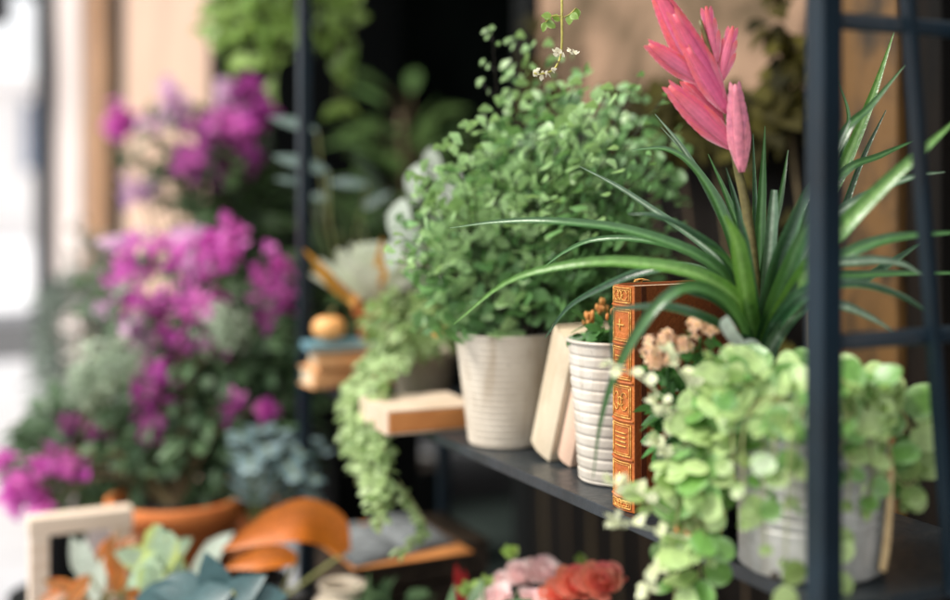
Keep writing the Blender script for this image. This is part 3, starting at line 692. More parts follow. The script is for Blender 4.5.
# ================================================================== BROMELIAD
bc = V((.800, .985, SH + .0005))
bro = thing('bromeliad', 'bromeliad with long arching strap leaves and a pink flower spike', 'bromeliad', bc)
m = MB(); lathe(m, potprof(.038, .050, .105), bc, 48); m.build('pot', 'black_plastic', bro); soil(bro, bc, .044, .09)
LV = [  # outline along each leaf: (bearing, elevation, distance) ..., widths in mm, leaf kind
 ([(757, 350, 1.24), (720, 272, 1.21), (640, 234, 1.22), (560, 222, 1.24), (500, 222, 1.27), (450, 228, 1.30)], (18, 16, 13, 10, 6, 1), 'strap_leaf'),
 ([(755, 350, 1.22), (742, 306, 1.18), (700, 276, 1.16), (640, 264, 1.16), (580, 264, 1.17), (510, 281, 1.20), (454, 324, 1.24)], (20, 19, 17, 14, 11, 7, 1), 'strap_bright'),
 ([(755, 345, 1.24), (735, 285, 1.23), (690, 253, 1.24), (640, 240, 1.26), (595, 240, 1.28), (565, 252, 1.30), (540, 270, 1.32)], (15, 14, 11, 9, 7, 5, 1), 'strap_leaf'),
 ([(758, 345, 1.25), (738, 280, 1.24), (700, 243, 1.25), (660, 215, 1.27), (618, 187, 1.28), (579, 166, 1.29)], (17, 15, 12, 9, 6, 1), 'strap_silver'),
 ([(755, 345, 1.23), (720, 285, 1.20), (680, 268, 1.19), (640, 273, 1.20), (600, 289, 1.22), (568, 308, 1.24), (545, 338, 1.26)], (16, 15, 13, 11, 8, 5, 1), 'strap_deep'),
 ([(750, 350, 1.20), (728, 306, 1.14), (695, 287, 1.12), (664, 300, 1.11), (636, 335, 1.11), (613, 380, 1.12), (600, 425, 1.13), (593, 478, 1.14)], (17, 16, 14, 12.5, 11, 8, 4, .8), 'strap_leaf'),
 ([(752, 352, 1.20), (738, 338, 1.16), (705, 319, 1.13), (665, 307, 1.13), (613, 309, 1.14)], (15, 14, 12, 9, 4), 'strap_deep'),
 ([(613, 309, 1.14), (611, 335, 1.14), (614, 370, 1.14), (624, 404, 1.14)], (4, 3.5, 2.5, 1), 'strap_deep'),
 ([(757, 340, 1.25), (742, 265, 1.26), (715, 205, 1.28), (685, 152, 1.30), (655, 114, 1.32)], (15, 13, 10, 7, 1), 'strap_silver'),
 ([(755, 345, 1.24), (738, 262, 1.24), (715, 200, 1.25), (690, 164, 1.26), (664, 149, 1.27), (632, 150, 1.28)], (16, 14, 11, 9, 7, 1), 'strap_leaf'),
 ([(757, 340, 1.27), (730, 225, 1.30), (700, 172, 1.32), (661, 127, 1.34)], (11, 9, 6, 1), 'strap_silver'),
 ([(758, 340, 1.26), (745, 250, 1.28), (728, 200, 1.30), (708, 154, 1.32)], (13, 11, 8, 1), 'strap_leaf'),
 ([(760, 345, 1.25), (759, 260, 1.27), (762, 190, 1.29), (765, 126, 1.30)], (16, 14, 10, 1), 'strap_leaf'),
 ([(759, 345, 1.27), (756, 240, 1.30), (753, 134, 1.33)], (12, 9, 1), 'strap_deep'),
 ([(762, 340, 1.23), (768, 270, 1.23), (772, 220, 1.235), (774, 190, 1.24)], (14, 14, 13, 7), 'strap_silver'),
 ([(752, 345, 1.21), (744, 290, 1.17), (736, 245, 1.15), (724, 216, 1.13)], (22, 22, 19, 5), 'strap_bright'),
 ([(757, 350, 1.22), (748, 290, 1.20), (742, 240, 1.19), (738, 210, 1.19)], (20, 19, 14, 2), 'strap_deep'),
 ([(763, 345, 1.22), (775, 275, 1.19), (795, 220, 1.18), (814, 172, 1.18)], (22, 20, 14, 1), 'strap_deep'),
 ([(763, 345, 1.21), (782, 285, 1.17), (800, 240, 1.15), (818, 205, 1.14)], (20, 18, 12, 1), 'strap_leaf'),
 ([(764, 345, 1.22), (790, 270, 1.20), (805, 235, 1.19), (822, 185, 1.19), (850, 120, 1.2)], (18, 16, 13, 10, 1), 'strap_silver'),
 ([(766, 345, 1.25), (795, 255, 1.27), (838, 178, 1.30), (868, 108, 1.32), (894, 32, 1.34)], (19, 18, 16, 11, 1), 'strap_bright'),
 ([(765, 345, 1.23), (800, 240, 1.22), (842, 138, 1.22), (870, 107, 1.23), (905, 65, 1.24)], (16, 14, 11, 8, 1), 'strap_leaf'),
 ([(768, 345, 1.20), (805, 275, 1.15), (845, 226, 1.13), (885, 185, 1.13), (918, 155, 1.13), (958, 118, 1.14)], (22, 20, 18, 15, 11, 2), 'strap_bright'),
 ([(766, 340, 1.24), (800, 245, 1.24), (842, 175, 1.25), (880, 156, 1.26), (920, 138, 1.27)], (15, 13, 11, 8, 1), 'strap_leaf'),
 ([(768, 350, 1.20), (810, 285, 1.16), (845, 256, 1.15), (890, 239, 1.15), (960, 232, 1.16)], (18, 17, 15, 12, 3), 'strap_leaf'),
 ([(768, 350, 1.22), (820, 290, 1.20), (860, 281, 1.20), (892, 262, 1.21), (925, 240, 1.22)], (15, 14, 12, 8, 1), 'strap_deep'),
 ([(768, 350, 1.19), (812, 275, 1.15), (860, 262, 1.14), (900, 264, 1.14), (926, 278, 1.14)], (16, 15, 12, 8, 1), 'strap_silver'),
 ([(768, 352, 1.21), (820, 285, 1.19), (868, 275, 1.19), (960, 273, 1.2)], (15, 13, 10, 3), 'strap_leaf'),
 ([(768, 355, 1.18), (805, 305, 1.14), (840, 306, 1.13), (868, 317, 1.13), (898, 334, 1.13)], (15, 14, 12, 8, 1), 'strap_silver'),
 ([(766, 340, 1.28), (815, 230, 1.32), (848, 130, 1.35), (837, 78, 1.37)], (11, 9, 6, 1), 'strap_leaf'),
 ([(768, 340, 1.28), (830, 240, 1.30), (862, 160, 1.32), (886, 110, 1.33)], (11, 9, 6, 1), 'strap_deep'),
 ([(768, 350, 1.19), (790, 310, 1.14), (815, 292, 1.12), (838, 300, 1.11)], (16, 14, 10, 1), 'strap_deep'),
 ([(755, 355, 1.16), (745, 350, 1.14), (732, 338, 1.12), (721, 320, 1.11)], (20, 19, 19, 15), 'strap_pale'),
 ([(750, 350, 1.22), (735, 320, 1.19), (715, 300, 1.17), (690, 292, 1.16), (668, 285, 1.16)], (18, 17, 14, 9, 1), 'strap_deep'),
 ([(758, 345, 1.25), (748, 262, 1.25), (736, 205, 1.26), (726, 168, 1.27)], (13, 11, 7, 1), 'strap_deep'),
 ([(760, 345, 1.24), (766, 260, 1.25), (780, 200, 1.26), (788, 150, 1.28)], (13, 11, 7, 1), 'strap_leaf'),
 ([(762, 345, 1.26), (785, 260, 1.28), (806, 200, 1.30), (846, 150, 1.32)], (13, 11, 8, 1), 'strap_deep'),
 ([(767, 345, 1.19), (800, 296, 1.14), (850, 284, 1.13), (900, 296, 1.13), (935, 318, 1.13)], (15, 14, 11, 7, 1), 'strap_deep'),
 ([(766, 345, 1.21), (805, 250, 1.20), (850, 205, 1.20), (910, 178, 1.21), (945, 172, 1.22)], (14, 13, 11, 7, 1), 'strap_silver'),
 ([(754, 348, 1.22), (730, 268, 1.19), (690, 232, 1.18), (655, 216, 1.18), (628, 214, 1.19)], (14, 12, 9, 6, 1), 'strap_deep'),
 ([(757, 348, 1.22), (750, 300, 1.19), (728, 262, 1.17), (705, 244, 1.16)], (14, 13, 9, 1), 'strap_leaf'),
 ([(760, 350, 1.28), (740, 300, 1.32), (700, 270, 1.36), (660, 262, 1.40)], (15, 13, 10, 1), 'strap_deep'),
]
for pts, wd, mt in LV:
    m = MB(); pp_ = [P(*p) for p in pts]
    if pts[0][1] >= 340: pp_ = [bc + V((0, 0, .092)) + (pp_[0] - bc - V((0, 0, .092))) * .12] + pp_
    for q in pp_:
        if q.y < .79: q.y = .79
    wl = [x / 1000 * .90 for x in wd]; wl = [wl[0]] + wl if pts[0][1] >= 340 else wl
    strap(m, pp_, wl, 30, .42); m.build('leaf', mt, bro)
# flower spike
st = MB(); sd_ = 1.25
spine_pts = cr([bc + V((0, 0, .1)), P(756, 300, 1.245), P(748, 220, sd_), P(736, 160, sd_), P(726, 110, sd_), P(712, 60, sd_), P(700, 20, sd_)], 24)
tube(st, spine_pts, crf([.006, .006, .0052, .0045, .004, .003, .002], 24), 10); stem_o = st.build('flower_spike', 'spike_stem', bro)
def branch(b, t, wpx, n, mat, d0=1.25, d1=1.25):
    """flattened feather of overlapping bracts from b to t"""
    A, B = P(b[0], b[1], d0), P(t[0], t[1], d1); ax = B - A; L = ax.length; ax.normalize(); W = wpx / F * 1.25 * .55
    nrm = (-FWD + UP * .25 - RIGHT * .15).normalized(); S = ax.cross(nrm).normalized(); nrm = S.cross(ax)
    m = MB()
    # core
    for k in range(n * 2):
        u = (k // 2) / n; sg = 1 if k % 2 else -1
        hw = W * .5 * (math.sin(math.pi * min(1, .22 + .75 * u)) ** .7)
        p = A + ax * (L * u * .80) + nrm * (.0010 * sg)
        ll = L * (.34 if n > 10 else .46 if n > 4 else .55) * (1.05 - .3 * u)
        leaf(m, p + S * sg * hw * .28, ax + S * sg * (.26 - .16 * u), nrm * (1 if nrm.dot(-FWD) > 0 else -1) + S * sg * .35, ll, max(.007, hw * 1.45), [(0, .5), (.3, .9), (.6, 1), (.8, .8), (.93, .42), (1, .04)], .06, -.25)
    # closed keel through the middle so the feather is solid
    c = [A + ax * (L * i / 10) for i in range(11)]
    rings = []
    for i, q in enumerate(c):
        u = i / 10; hw = W * .36 * math.sin(math.pi * min(1, .12 + .85 * u)) ** .8 + .0006
        rings.append([m.vert(q + S * (hw * math.cos(a)) + nrm * (hw * .34 * math.sin(a)), (.5 + .5 * math.cos(a) * .6, u, .5)) for a in [k * math.pi / 4 for k in range(8)]])
    for i in range(10):
        for k in range(8): m.face(rings[i][k], rings[i][(k + 1) % 8], rings[i + 1][(k + 1) % 8], rings[i + 1][k])
    m.face(*rings[0][::-1]); m.face(*rings[-1])
    sub(stem_o, m.build('bract', mat, bro))
branch((718, 100), (652, -18), 46, 13, 'spike_bract')
branch((704, 82), (649, 44), 30, 7, 'spike_bract', 1.245, 1.235)
branch((728, 112), (688, 48), 27, 8, 'spike_bract', 1.24, 1.23)
branch((735, 148), (669, 86), 32, 7, 'spike_bract', 1.245, 1.235)
branch((724, 98), (674, 14), 26, 8, 'spike_bract', 1.238, 1.228)
branch((712, 74), (668, 28), 22, 6, 'spike_bract', 1.252, 1.255)
branch((728, 128), (684, 80), 22, 6, 'spike_bract', 1.252, 1.255)
branch((716, 62), (706, 6), 18, 3, 'spike_bract')
branch((720, 82), (733, 26), 19, 3, 'spike_bract')
branch((742, 172), (735, 84), 24, 6, 'spike_bract_pale', 1.24, 1.23)

# ================================================================== KALANCHOE IN TERRACOTTA
kc = V((.724, .9790, SH + .0005))
kal = thing('flowering_kalanchoe', 'orange pink flowering kalanchoe in a small terracotta pot behind the round leaves', 'potted plant', kc)
m = MB(); lathe(m, potprof(.024, .0335, .062, .014, .003), kc, 40); m.build('pot', 'terracotta', kal); soil(kal, kc, .029, .052)
m = MB(); bush(m, kc + V((-.002, .0, .105)), (.036, .036, .055), 130, .03, .02, OVAL, inner=.2)
for (px, py) in ((660, 372), (680, 366), (700, 346)): bush(m, P(px, py, 1.16), (.02, .02, .012), 16, .018, .012, OVAL, inner=.2)
m.build('foliage', 'kalanchoe_leaf', kal)
m = MB()
for px, py in ((658, 352), (700, 332), (686, 345), (668, 362), (709, 336)):
    tube(m, cr([kc + V((0, 0, .06)), P(px, py + 60, 1.17), P(px, py + 4, 1.155)], 10), .0014, 5)
m.build('stems', 'kalanchoe_leaf', kal)
for px, py, r in ((652, 348, 11), (667, 340, 9), (668, 358, 11), (655, 362, 8), (697, 327, 10), (709, 331, 8), (684, 346, 8)):
    fm, em = MB(), MB()
    for k in range(14):
        o_ = rv(); o_ = (o_ - FWD * .6 + UP * .5).normalized(); c0 = P(px, py, 1.145) + o_ * (r / F * 1.25) * U(.6, 1)
        x, y = frame(o_); ph = U(0, 1.5)
        for j in range(4):
            a = ph + j * math.pi / 2; leaf(fm, c0, (x * math.cos(a) + y * math.sin(a)) + o_ * .35, o_, .0062, .0040, LANCE, .15, .2)
        blob(em, c0 + o_ * .0006, .0013, 6)
    fo = fm.build('flower_cluster', 'kalanchoe_petal', kal); sub(fo, em.build('flower_eye', 'kalanchoe_eye', kal))

# ================================================================== CREEPING PLANT IN GALVANISED TIN
jc = V((.7605, .8605, SH + .0005))
jen = thing('creeping_jenny', 'round leaved pale green creeping plant spilling from a ribbed galvanised tin pot', 'trailing plant', jc)
m = MB(); lathe(m, ribbed(.0635, .0670, .128, 12, .0024, .002, plain=(.26, 1)), jc, 96); m.build('pot', 'galvanised', jen)
m = MB(); lathe(m, [(.0642, .004), (.0650, .006), (.0642, .008)], jc, 64); m.build('base_bead', 'galvanised', jen)
m = MB(); blob(m, P(775, 576, 1.032) , .004, 8); m.build('rivet', 'dark_wood', jen)
soil(jen, jc, .062, .112)
pale, deep, stj, bud = MB(), MB(), MB(), MB()
def clampj(q):
    if q.y < .79 and q.x > .60: q.y = .79
    return q
def jstrand(pts, n, size, deepness, face=None, seg=24):
    c = [clampj(p) for p in cr(pts, seg)]; tube(stj, c, crf([.0014, .0011, .0007], seg), 5, False)
    for i in range(n):
        u = (i + .6) / n; j = min(seg - 1, int(u * seg)); p = c[j]; T = (c[j + 1] - c[j]).normalized()
        x, y = frame(T); a0 = i * math.pi / 2 + U(-.5, .5)
        for sgn in (0, math.pi):
            a = a0 + sgn; d = (x * math.cos(a) + y * math.sin(a)) + T * .35
            nn = (UP * .75 + (face or (-FWD * .75 - RIGHT * .35)) + T * .1 + rv() * .62).normalized(); d = d - nn * (d.dot(nn) * .75)
            s = size * (1.05 - .35 * u) * U(.75, 1.2)
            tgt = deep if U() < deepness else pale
            q = p + d.normalized() * .003
            if q.y < .795 and q.x > .6: q.y = .795
            dd = d.normalized()
            if (q + dd * s).y < .775 and q.x > .6: dd.y = abs(dd.y) * .3
            leaf(tgt, q, dd, nn, s, s * U(.82, 1.08), ROUND, U(-.05, .25), U(-.08, .25), .035)
    e = c[-1]; T = (c[-1] - c[-2]).normalized()
    for k in range(3): leaf(pale, e, T + rv() * .6, UP + rv() * .5, size * .38, size * .3, OVAL, .1, .3)
top = jc + V((0, 0, .118))
# crown
for k in range(33):
    px = U(690, 905); env = 352 + max(0, px - 800) * .26 + max(0, 740 - px) * .2
    py = U(env, 436)
    d = U(.99, 1.14)
    T = clampj(P(px, py, d)); b = top + V((U(-.05, .05), U(-.045, .05), 0))
    jstrand([b, b.lerp(T, .5) + UP * U(.005, .03), T], rnd.randint(3, 4), U(.025, .037), .36)
# over the near side of the tin
for px, y1, d in ((745, 520, 1.02), (765, 545, 1.02), (790, 560, 1.0), (800, 500, 1.0), (775, 470, 1.01), (850, 470, 1.02), (870, 455, 1.03), (862, 505, 1.02), (735, 480, 1.04)):
    T = P(px, y1, d); b = top + V((U(-.04, .0), U(-.05, 0), 0)); mid = P(px, 425, d + .01)
    jstrand([b, b.lerp(mid, .6) + UP * .03, mid, T], 4, U(.022, .032), .3)
for px, py in ((752, 500), (852, 575), (855, 540), (785, 585), (850, 530), (790, 560)):
    c0 = clampj(P(px, py, 1.02)); leaf(pale, c0, V((U(-.3, .3), -.1, -1)), -FWD + UP * .5, .024, .022, ROUND, .15, .15)
# hanging to the right
for pts in ([(850, 420, 1.06), (890, 440, 1.05), (905, 480, 1.05), (925, 490, 1.05), (940, 478, 1.05)], [(850, 400, 1.08), (900, 410, 1.08), (912, 450, 1.08), (905, 500, 1.08)], [(840, 410, 1.04), (880, 440, 1.03), (890, 480, 1.03), (880, 512, 1.03)], [(860, 390, 1.1), (905, 400, 1.1), (915, 430, 1.1), (918, 470, 1.1)]):
    jstrand([top] + [clampj(P(*p)) for p in pts], 7, .031, .3)
# cascade over the shelf's front edge
def casc(x0, x1, x2, y2, size, dp, n):
    a = P(x0 + 12, 405, 1.10); b = P(x1 + 16, 470, 1.09); c = P(x2, y2, 1.065 if y2 > 520 else 1.09)
    for q in (b, c): q.x = min(q.x, .655)
    jstrand([top + V((-.04, -.01, 0)), top.lerp(a, .6) + UP * .03, a, b, c], max(4, int(n * (1.0 if y2 > 515 else .72))), size * 1.03, dp)
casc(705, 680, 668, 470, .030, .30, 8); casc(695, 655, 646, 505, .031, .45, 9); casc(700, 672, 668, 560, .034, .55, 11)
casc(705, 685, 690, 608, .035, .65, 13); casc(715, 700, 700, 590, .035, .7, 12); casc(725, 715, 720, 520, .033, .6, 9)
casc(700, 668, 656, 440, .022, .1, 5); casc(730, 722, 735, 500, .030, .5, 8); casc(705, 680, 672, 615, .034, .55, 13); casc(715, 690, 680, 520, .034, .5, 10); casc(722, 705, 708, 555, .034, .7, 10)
# thin shoots with pale buds
for pts in ([(690, 420, 1.10), (660, 395, 1.10), (640, 378, 1.10), (612, 365, 1.11)], [(700, 440, 1.10), (680, 435, 1.10), (664, 415, 1.10), (656, 404, 1.1)], [(695, 470, 1.09), (672, 462, 1.09), (655, 445, 1.09)],
            [(680, 520, 1.08), (650, 500, 1.08), (628, 486, 1.09), (612, 482, 1.09)], [(690, 540, 1.07), (655, 530, 1.07), (625, 522, 1.07), (616, 520, 1.07)], [(670, 560, 1.06), (655, 575, 1.06), (646, 590, 1.06)], [(700, 400, 1.1), (680, 372, 1.1), (668, 352, 1.1)]):
    bud = MB(); pp_ = [P(*p) for p in pts]; c = cr(pp_, 14); tube(bud, c, .0008, 5, False)
    for i, p in enumerate(c[4:]):
        if i % 3 == 0:
            for k in range(2): leaf(bud, p, rv() + UP * .3, UP - FWD + rv() * .5, U(.009, .016), U(.008, .013), OVAL, .1, .2)
    for k in range(4): leaf(bud, c[-1], (c[-1] - c[-2]).normalized() + rv() * .7, UP + rv() * .5, .012, .008, OVAL, .1, .3)
    bud.build('bud_sprig', 'jenny_bud', jen)
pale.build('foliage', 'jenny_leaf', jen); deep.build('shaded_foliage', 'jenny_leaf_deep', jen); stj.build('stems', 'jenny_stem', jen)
m = MB(); tube(m, cr([clampj(P(884, 572, 1.05)), clampj(P(890, 545, 1.05)), clampj(P(895, 500, 1.05)), clampj(P(890, 455, 1.06))], 16), crf([.0034, .0038, .0030, .003], 16), 7); m.build('woody_stem', 'twig', jen)

# ================================================================== HANGING PLANTS
def hanging(name, label, cat, c, r, h, top=1.79):
    t = thing(name, label, cat, c)
    m = MB(); lathe(m, potprof(r * .75, r, h), c, 32); m.build('pot', 'black_plastic', t); soil(t, c, r * .9, h - .015)
    m = MB()
    for k in range(3):
        a = k * 2.094; tube(m, [c + V((r * math.cos(a), r * math.sin(a), h - .004)), V((c.x, c.y, top))], .001, 4)
    if top > 2: tube(m, [V((c.x, c.y, top)), V((XW - .011, c.y, top))], .006, 6)
    m.build('hanger', 'wire', t); return t
hc = V((.86, 2.76, 1.78))
po = hanging('hanging_pothos', 'heart leaved pothos hanging in front of the doorway behind the far post', 'hanging plant', hc, .10, .13, 3.26)
lm, smm = MB(), MB()
bush(lm, hc + V((-.02, 0, .15)), (.17, .17, .09), 90, .08, .066, HEART, inner=.3)
for x, y1, d in ((222, 40, 1.95), (235, 62, 1.95), (250, 60, 1.9), (262, 58, 1.92), (276, 86, 1.93), (285, 60, 1.9), (270, 30, 1.9), (300, 35, 1.9), (312, 28, 1.95), (325, 40, 1.95), (340, 70, 1.95), (342, 105, 1.96), (352, 45, 1.95), (290, 30, 1.95), (332, 110, 1.94), (245, 25, 1.9), (258, 30, 1.95), (228, 30, 1.93), (215, 28, 1.96)):
    d = d * 1.45
    b = hc + V((U(-.06, .06), U(-.06, .06), .12)); t1 = P(x, -40, d); t2 = P(x + U(-6, 6), y1, d)
    c = cr([b, b.lerp(t1, .6) + UP * .05, t1, t2], 20); tube(smm, c, .0016, 5, False)
    for i in range(4, 21, 2):
        for k in range(2): leaf(lm, c[i], rv() * .8 + V((-.1, -.2, -.6)), UP * .6 - FWD * .6 - RIGHT * .3 + rv() * .6, U(.038, .058), U(.032, .046), HEART, .25, .25)
lm.build('foliage', 'pothos_leaf', po); smm.build('stems', 'pothos_stem', po)
gc = V((.700, 1.02, 1.55))
td = hanging('hanging_tendril_plant', 'thin yellow tendril with tiny pale flowers dangling in front of the fern top', 'hanging plant', gc, .05, .07)
smm, lm, fl = MB(), MB(), MB()
b = gc + V((0, 0, .065))
c = cr([b, b + V((-.055, .02, .02)), P(564, -60, 1.33), P(562, 5, 1.33), P(562, 40, 1.33), P(560, 58, 1.33), P(553, 70, 1.325), P(540, 74, 1.32), P(534, 73, 1.32)], 40)
tube(smm, c, crf([.0016, .0014, .0012, .001], 40), 6)
c2 = cr([P(562, 18, 1.33), P(570, 14, 1.33), P(576, 8, 1.33)], 6); tube(smm, c2, .0007, 4); c3 = cr([P(562, 16, 1.33), P(552, 16, 1.33), P(546, 22, 1.33)], 6); tube(smm, c3, .0007, 4)
for q in (c2[-1], c2[3], c3[-1], c3[3], c3[-1]): 
    for k in range(2): leaf(lm, q, rv() + V((0, 0, -.3)), -FWD + UP * .4 + rv() * .4, .012, .009, OVAL)
for px, py in ((555, 50), (562, 53), (570, 52), (575, 54), (558, 56), (536, 72), (541, 75), (547, 73), (551, 69), (533, 73)):
    for k in range(4): leaf(fl, P(px, py, 1.32), rv(), rv(), .0065, .005, OVAL)
smm.build('stems', 'tendril', td); lm.build('foliage', 'pothos_leaf', td); fl.build('flowers', 'tendril_flower', td)

# ================================================================== LOWER SHELF OF THE RACK
LS = .5005
def clusterflower(mb, c, r, n, up, L=.02):
    for k in range(n):
        q = k / n; a = k * 2.4; el = .1 + 1.3 * q
        x, y = frame(up); d = (x * math.cos(a) + y * math.sin(a)) * math.cos(el) + up * math.sin(el)
        leaf(mb, c, d, up - d * .3, r * (1.05 - .5 * q), r * .8 * (1.05 - .4 * q), PETAL, -.35, .3, .05)
bgc = V((.735, 1.43, LS))
beg = thing('pink_begonia', 'begonia with ruffled pale pink and coral red blooms on the lower shelf', 'flowering plant', bgc)
m = MB(); lathe(m, potprof(.045, .058, .10), bgc, 32); m.build('pot', 'terracotta', beg); soil(beg, bgc, .052, .085)
m = MB(); bush(m, bgc + V((-.01, -.01, .14)), (.10, .11, .055), 130, .055, .042, HEART, inner=.25); m.build('foliage', 'bush_leaf', beg)
for px, py, d, r, mt in ((522, 574, 1.70, .030, 'pink_bloom'), (542, 572, 1.69, .034, 'pink_bloom'), (505, 580, 1.72, .024, 'pink_bloom'), (500, 598, 1.66, .032, 'pink_bloom'), (575, 585, 1.62, .038, 'coral_bloom'), (600, 580, 1.60, .036, 'coral_bloom'), (560, 592, 1.64, .030, 'coral_bloom'), (612, 576, 1.60, .022, 'coral_bloom'), (530, 600, 1.64, .028, 'pink_bloom')):
    m = MB(); clusterflower(m, P(px, py + 8, d), r, 22, (UP - FWD * .5 + rv() * .35).normalized()); m.build('bloom', mt, beg)
for px, py in ((510, 560), (515, 556), (585, 566), (470, 595), (485, 590)):
    m = MB()
    for k in range(3): leaf(m, P(px, py, 1.68), rv() + UP, UP - FWD, .022, .014, OVAL)
    m.build('shoot', 'pothos_leaf', beg)
rg = V((.70, 1.72, LS))
red = thing('red_bracted_plant', 'small plant with pointed red bracts left of the pink begonia', 'potted plant', rg)
m = MB(); lathe(m, potprof(.03, .04, .07), rg, 28); m.build('pot', 'black_plastic', red); soil(red, rg, .036, .058)
m = MB(); bush(m, rg + V((0, 0, .09)), (.055, .055, .035), 50, .06, .026, LANCE, inner=.1); m.build('foliage', 'bush_leaf', red)
m = MB()
for px, py in ((459, 566), (463, 572), (455, 580), (461, 590), (466, 598), (452, 594)):
    q = P(px, py, 1.80); leaf(m, q - UP * .03, V((U(-.2, .2), 0, 1)), -FWD + rv() * .3, .034, .012, LANCE, .05, .3)
m.build('bracts', 'red_bract', red)
# dark box and open book
bx = thing('dark_box', 'low dark wooden box standing on the lower shelf under the open book', 'box', V((.76, 1.93, LS)))
for k in range(3):
    for y in (1.845, 2.02): m = MB(); box(m, (.690, y, LS + .002 + k * .05), (.93, y + .015, LS + .048 + k * .05), .002); m.build('side_board', 'dark_wood', bx, False)
for x in (.690, .916): m = MB(); box(m, (x, 1.8605, LS + .003), (x + .014, 2.0195, LS + .15), .002); m.build('end_board', 'dark_wood', bx, False)
m = MB(); box(m, (.688, 1.843, LS + .1505), (.932, 2.037, LS + .160), .002); m.build('lid', 'dark_wood', bx, False)
ob = thing('open_book', 'open book with greyish white pages lying on the dark box under the shelf', 'book', V((.78, 1.93, LS + .161)))
m = MB(); rows = []
for i in range(25):
    u = i / 24; x = .668 + .20 * u; h = .003 + .009 * abs(math.sin(math.pi * u * 1.0)) ** .5 * (1 - math.exp(-((u - .5) / .06) ** 2)) 
    rows.append([m.vert((x, 1.84 + .19 * v - .05 * (1 - u) , LS + .1615 + (h if k else 0))) for v, k in ((0, 0), (0, 1), (.5, 1), (1, 1), (1, 0))])
for i in range(24):
    for k in range(4): m.face(rows[i][k], rows[i + 1][k], rows[i + 1][k + 1], rows[i][k + 1])
m.build('page_spread', 'grey_pages', ob)
m = MB(); box(m, (.664, 1.785, LS + .1602), (.874, 2.034, LS + .1612)); m.build('cover', 'rust_cloth', ob, False)
cp = V((.64, 1.99, .372))

# ================================================================== LOW BENCH IN FRONT OF THE RACK, FAR PART
BZ = .50
bench = thing('low_bench', 'low dark wooden bench along the foot of the rack', 'bench', V((.46, 1.75, GZ)))
m = MB(); 
for k in range(3): box(m, (.27 + k * .125, 1.40, BZ - .03), (.39 + k * .125, 2.09, BZ), .004)
m.build('seat_boards', 'dark_wood', bench, False)
for x in (.30, .61):
    for y in (1.45, 2.04): m = MB(); box(m, (x - .02, y - .02, GZ), (x + .02, y + .02, BZ - .031), .003); m.build('leg', 'dark_wood', bench, False)
def potted(name, label, cat, c, r, h, potm, group=None):
    t = thing(name, label, cat, c, group); m = MB(); lathe(m, potprof(r * .78, r, h), c, 32); m.build('pot', potm, t); soil(t, c, r * .9, h - .014); return t
def spread(t, c, h, items, mat, prof, wf=.8, part='leaf', stemm='jenny_stem'):
    sm = MB(); b = c + V((0, 0, h - .012))
    for px, py, d, L, dx, dz in items:
        e = P(px, py, d); m = MB()
        D = RIGHT * dx + UP * dz; nn = -FWD + UP * .7 - RIGHT * .2 + rv() * .3
        leaf(m, e - D.normalized() * L * .5, D, nn, L, L * wf, prof, .12, .15, .02); m.build(part, mat, t)
        tube(sm, cr([b, b.lerp(e, .5) + UP * .02, e - D.normalized() * L * .5], 8), .0022, 5)
    sm.build('stems', stemm, t)
c0 = P(150, 640, 1.86); c0.z = BZ + .0005
t = potted('caladium', 'caladium with big pale leaves edged in yellow green', 'potted plant', c0, .05, .08, 'black_plastic')
spread(t, c0, .08, [(155, 566, 1.82, .095, -.3, -.7), (140, 575, 1.80, .06, -.7, -.5), (178, 575, 1.86, .055, .6, -.6), (128, 556, 1.90, .05, -.8, .2), (178, 548, 1.9, .05, .5, .4), (150, 592, 1.78, .06, -.2, -1)], 'caladium_leaf', HEART)
c0 = P(96, 650, 1.93); c0.z = BZ + .0005
c0 = V((.36, 2.02, BZ + .0005))
t = potted('croton', 'croton with dark red and orange leaves at the left end of the bench', 'potted plant', c0, .04, .07, 'terracotta')
spread(t, c0, .07, [(112, 560, 1.92, .07, -.2, 1), (106, 548, 1.95, .06, .5, .8), (60, 586, 1.93, .06, -.8, .3), (75, 592, 1.9, .07, -.5, -.5), (125, 545, 1.96, .05, .6, .5), (50, 598, 1.92, .05, -1, -.2), (140, 598, 1.85, .05, .6, -.3), (118, 575, 1.9, .06, .1, .9)], 'croton_leaf', LANCE, .42)
c0 = V((.44, 1.93, BZ + .0005))
t = potted('white_leaved_plant', 'plant with upright creamy white leaves beside the croton', 'potted plant', c0, .035, .07, 'ceramic_cream')
spread(t, c0, .07, [(88, 570, 1.95, .10, -.25, 1), (80, 560, 1.97, .08, -.5, 1), (98, 580, 1.93, .08, .2, 1), (208, 560, 1.95, .09, .5, .8), (215, 548, 1.97, .075, .7, .7), (200, 574, 1.93, .07, .2, .8)], 'pale_leaf', LANCE, .45)
c0 = V((.55, 1.66, BZ + .0005))
t = potted('teal_leaved_plant', 'low plant with broad blue green leaves at the bottom of the picture', 'potted plant', c0, .045, .06, 'black_plastic')
spread(t, c0, .06, [(180, 588, 1.74, .09, -.8, .1), (215, 584, 1.72, .09, -.2, .5), (240, 592, 1.70, .08, .4, .3), (160, 597, 1.74, .08, -1, -.1), (205, 600, 1.7, .08, -.3, -.1), (262, 598, 1.70, .07, .7, .1)], 'teal_leaf', OVAL, .6)
c0 = V((.60, 1.96, BZ + .0005))
t = potted('orange_leaved_plant', 'plant with two broad drooping orange leaves in front of the rack', 'potted plant', c0, .045, .08, 'black_plastic')
st = MB()
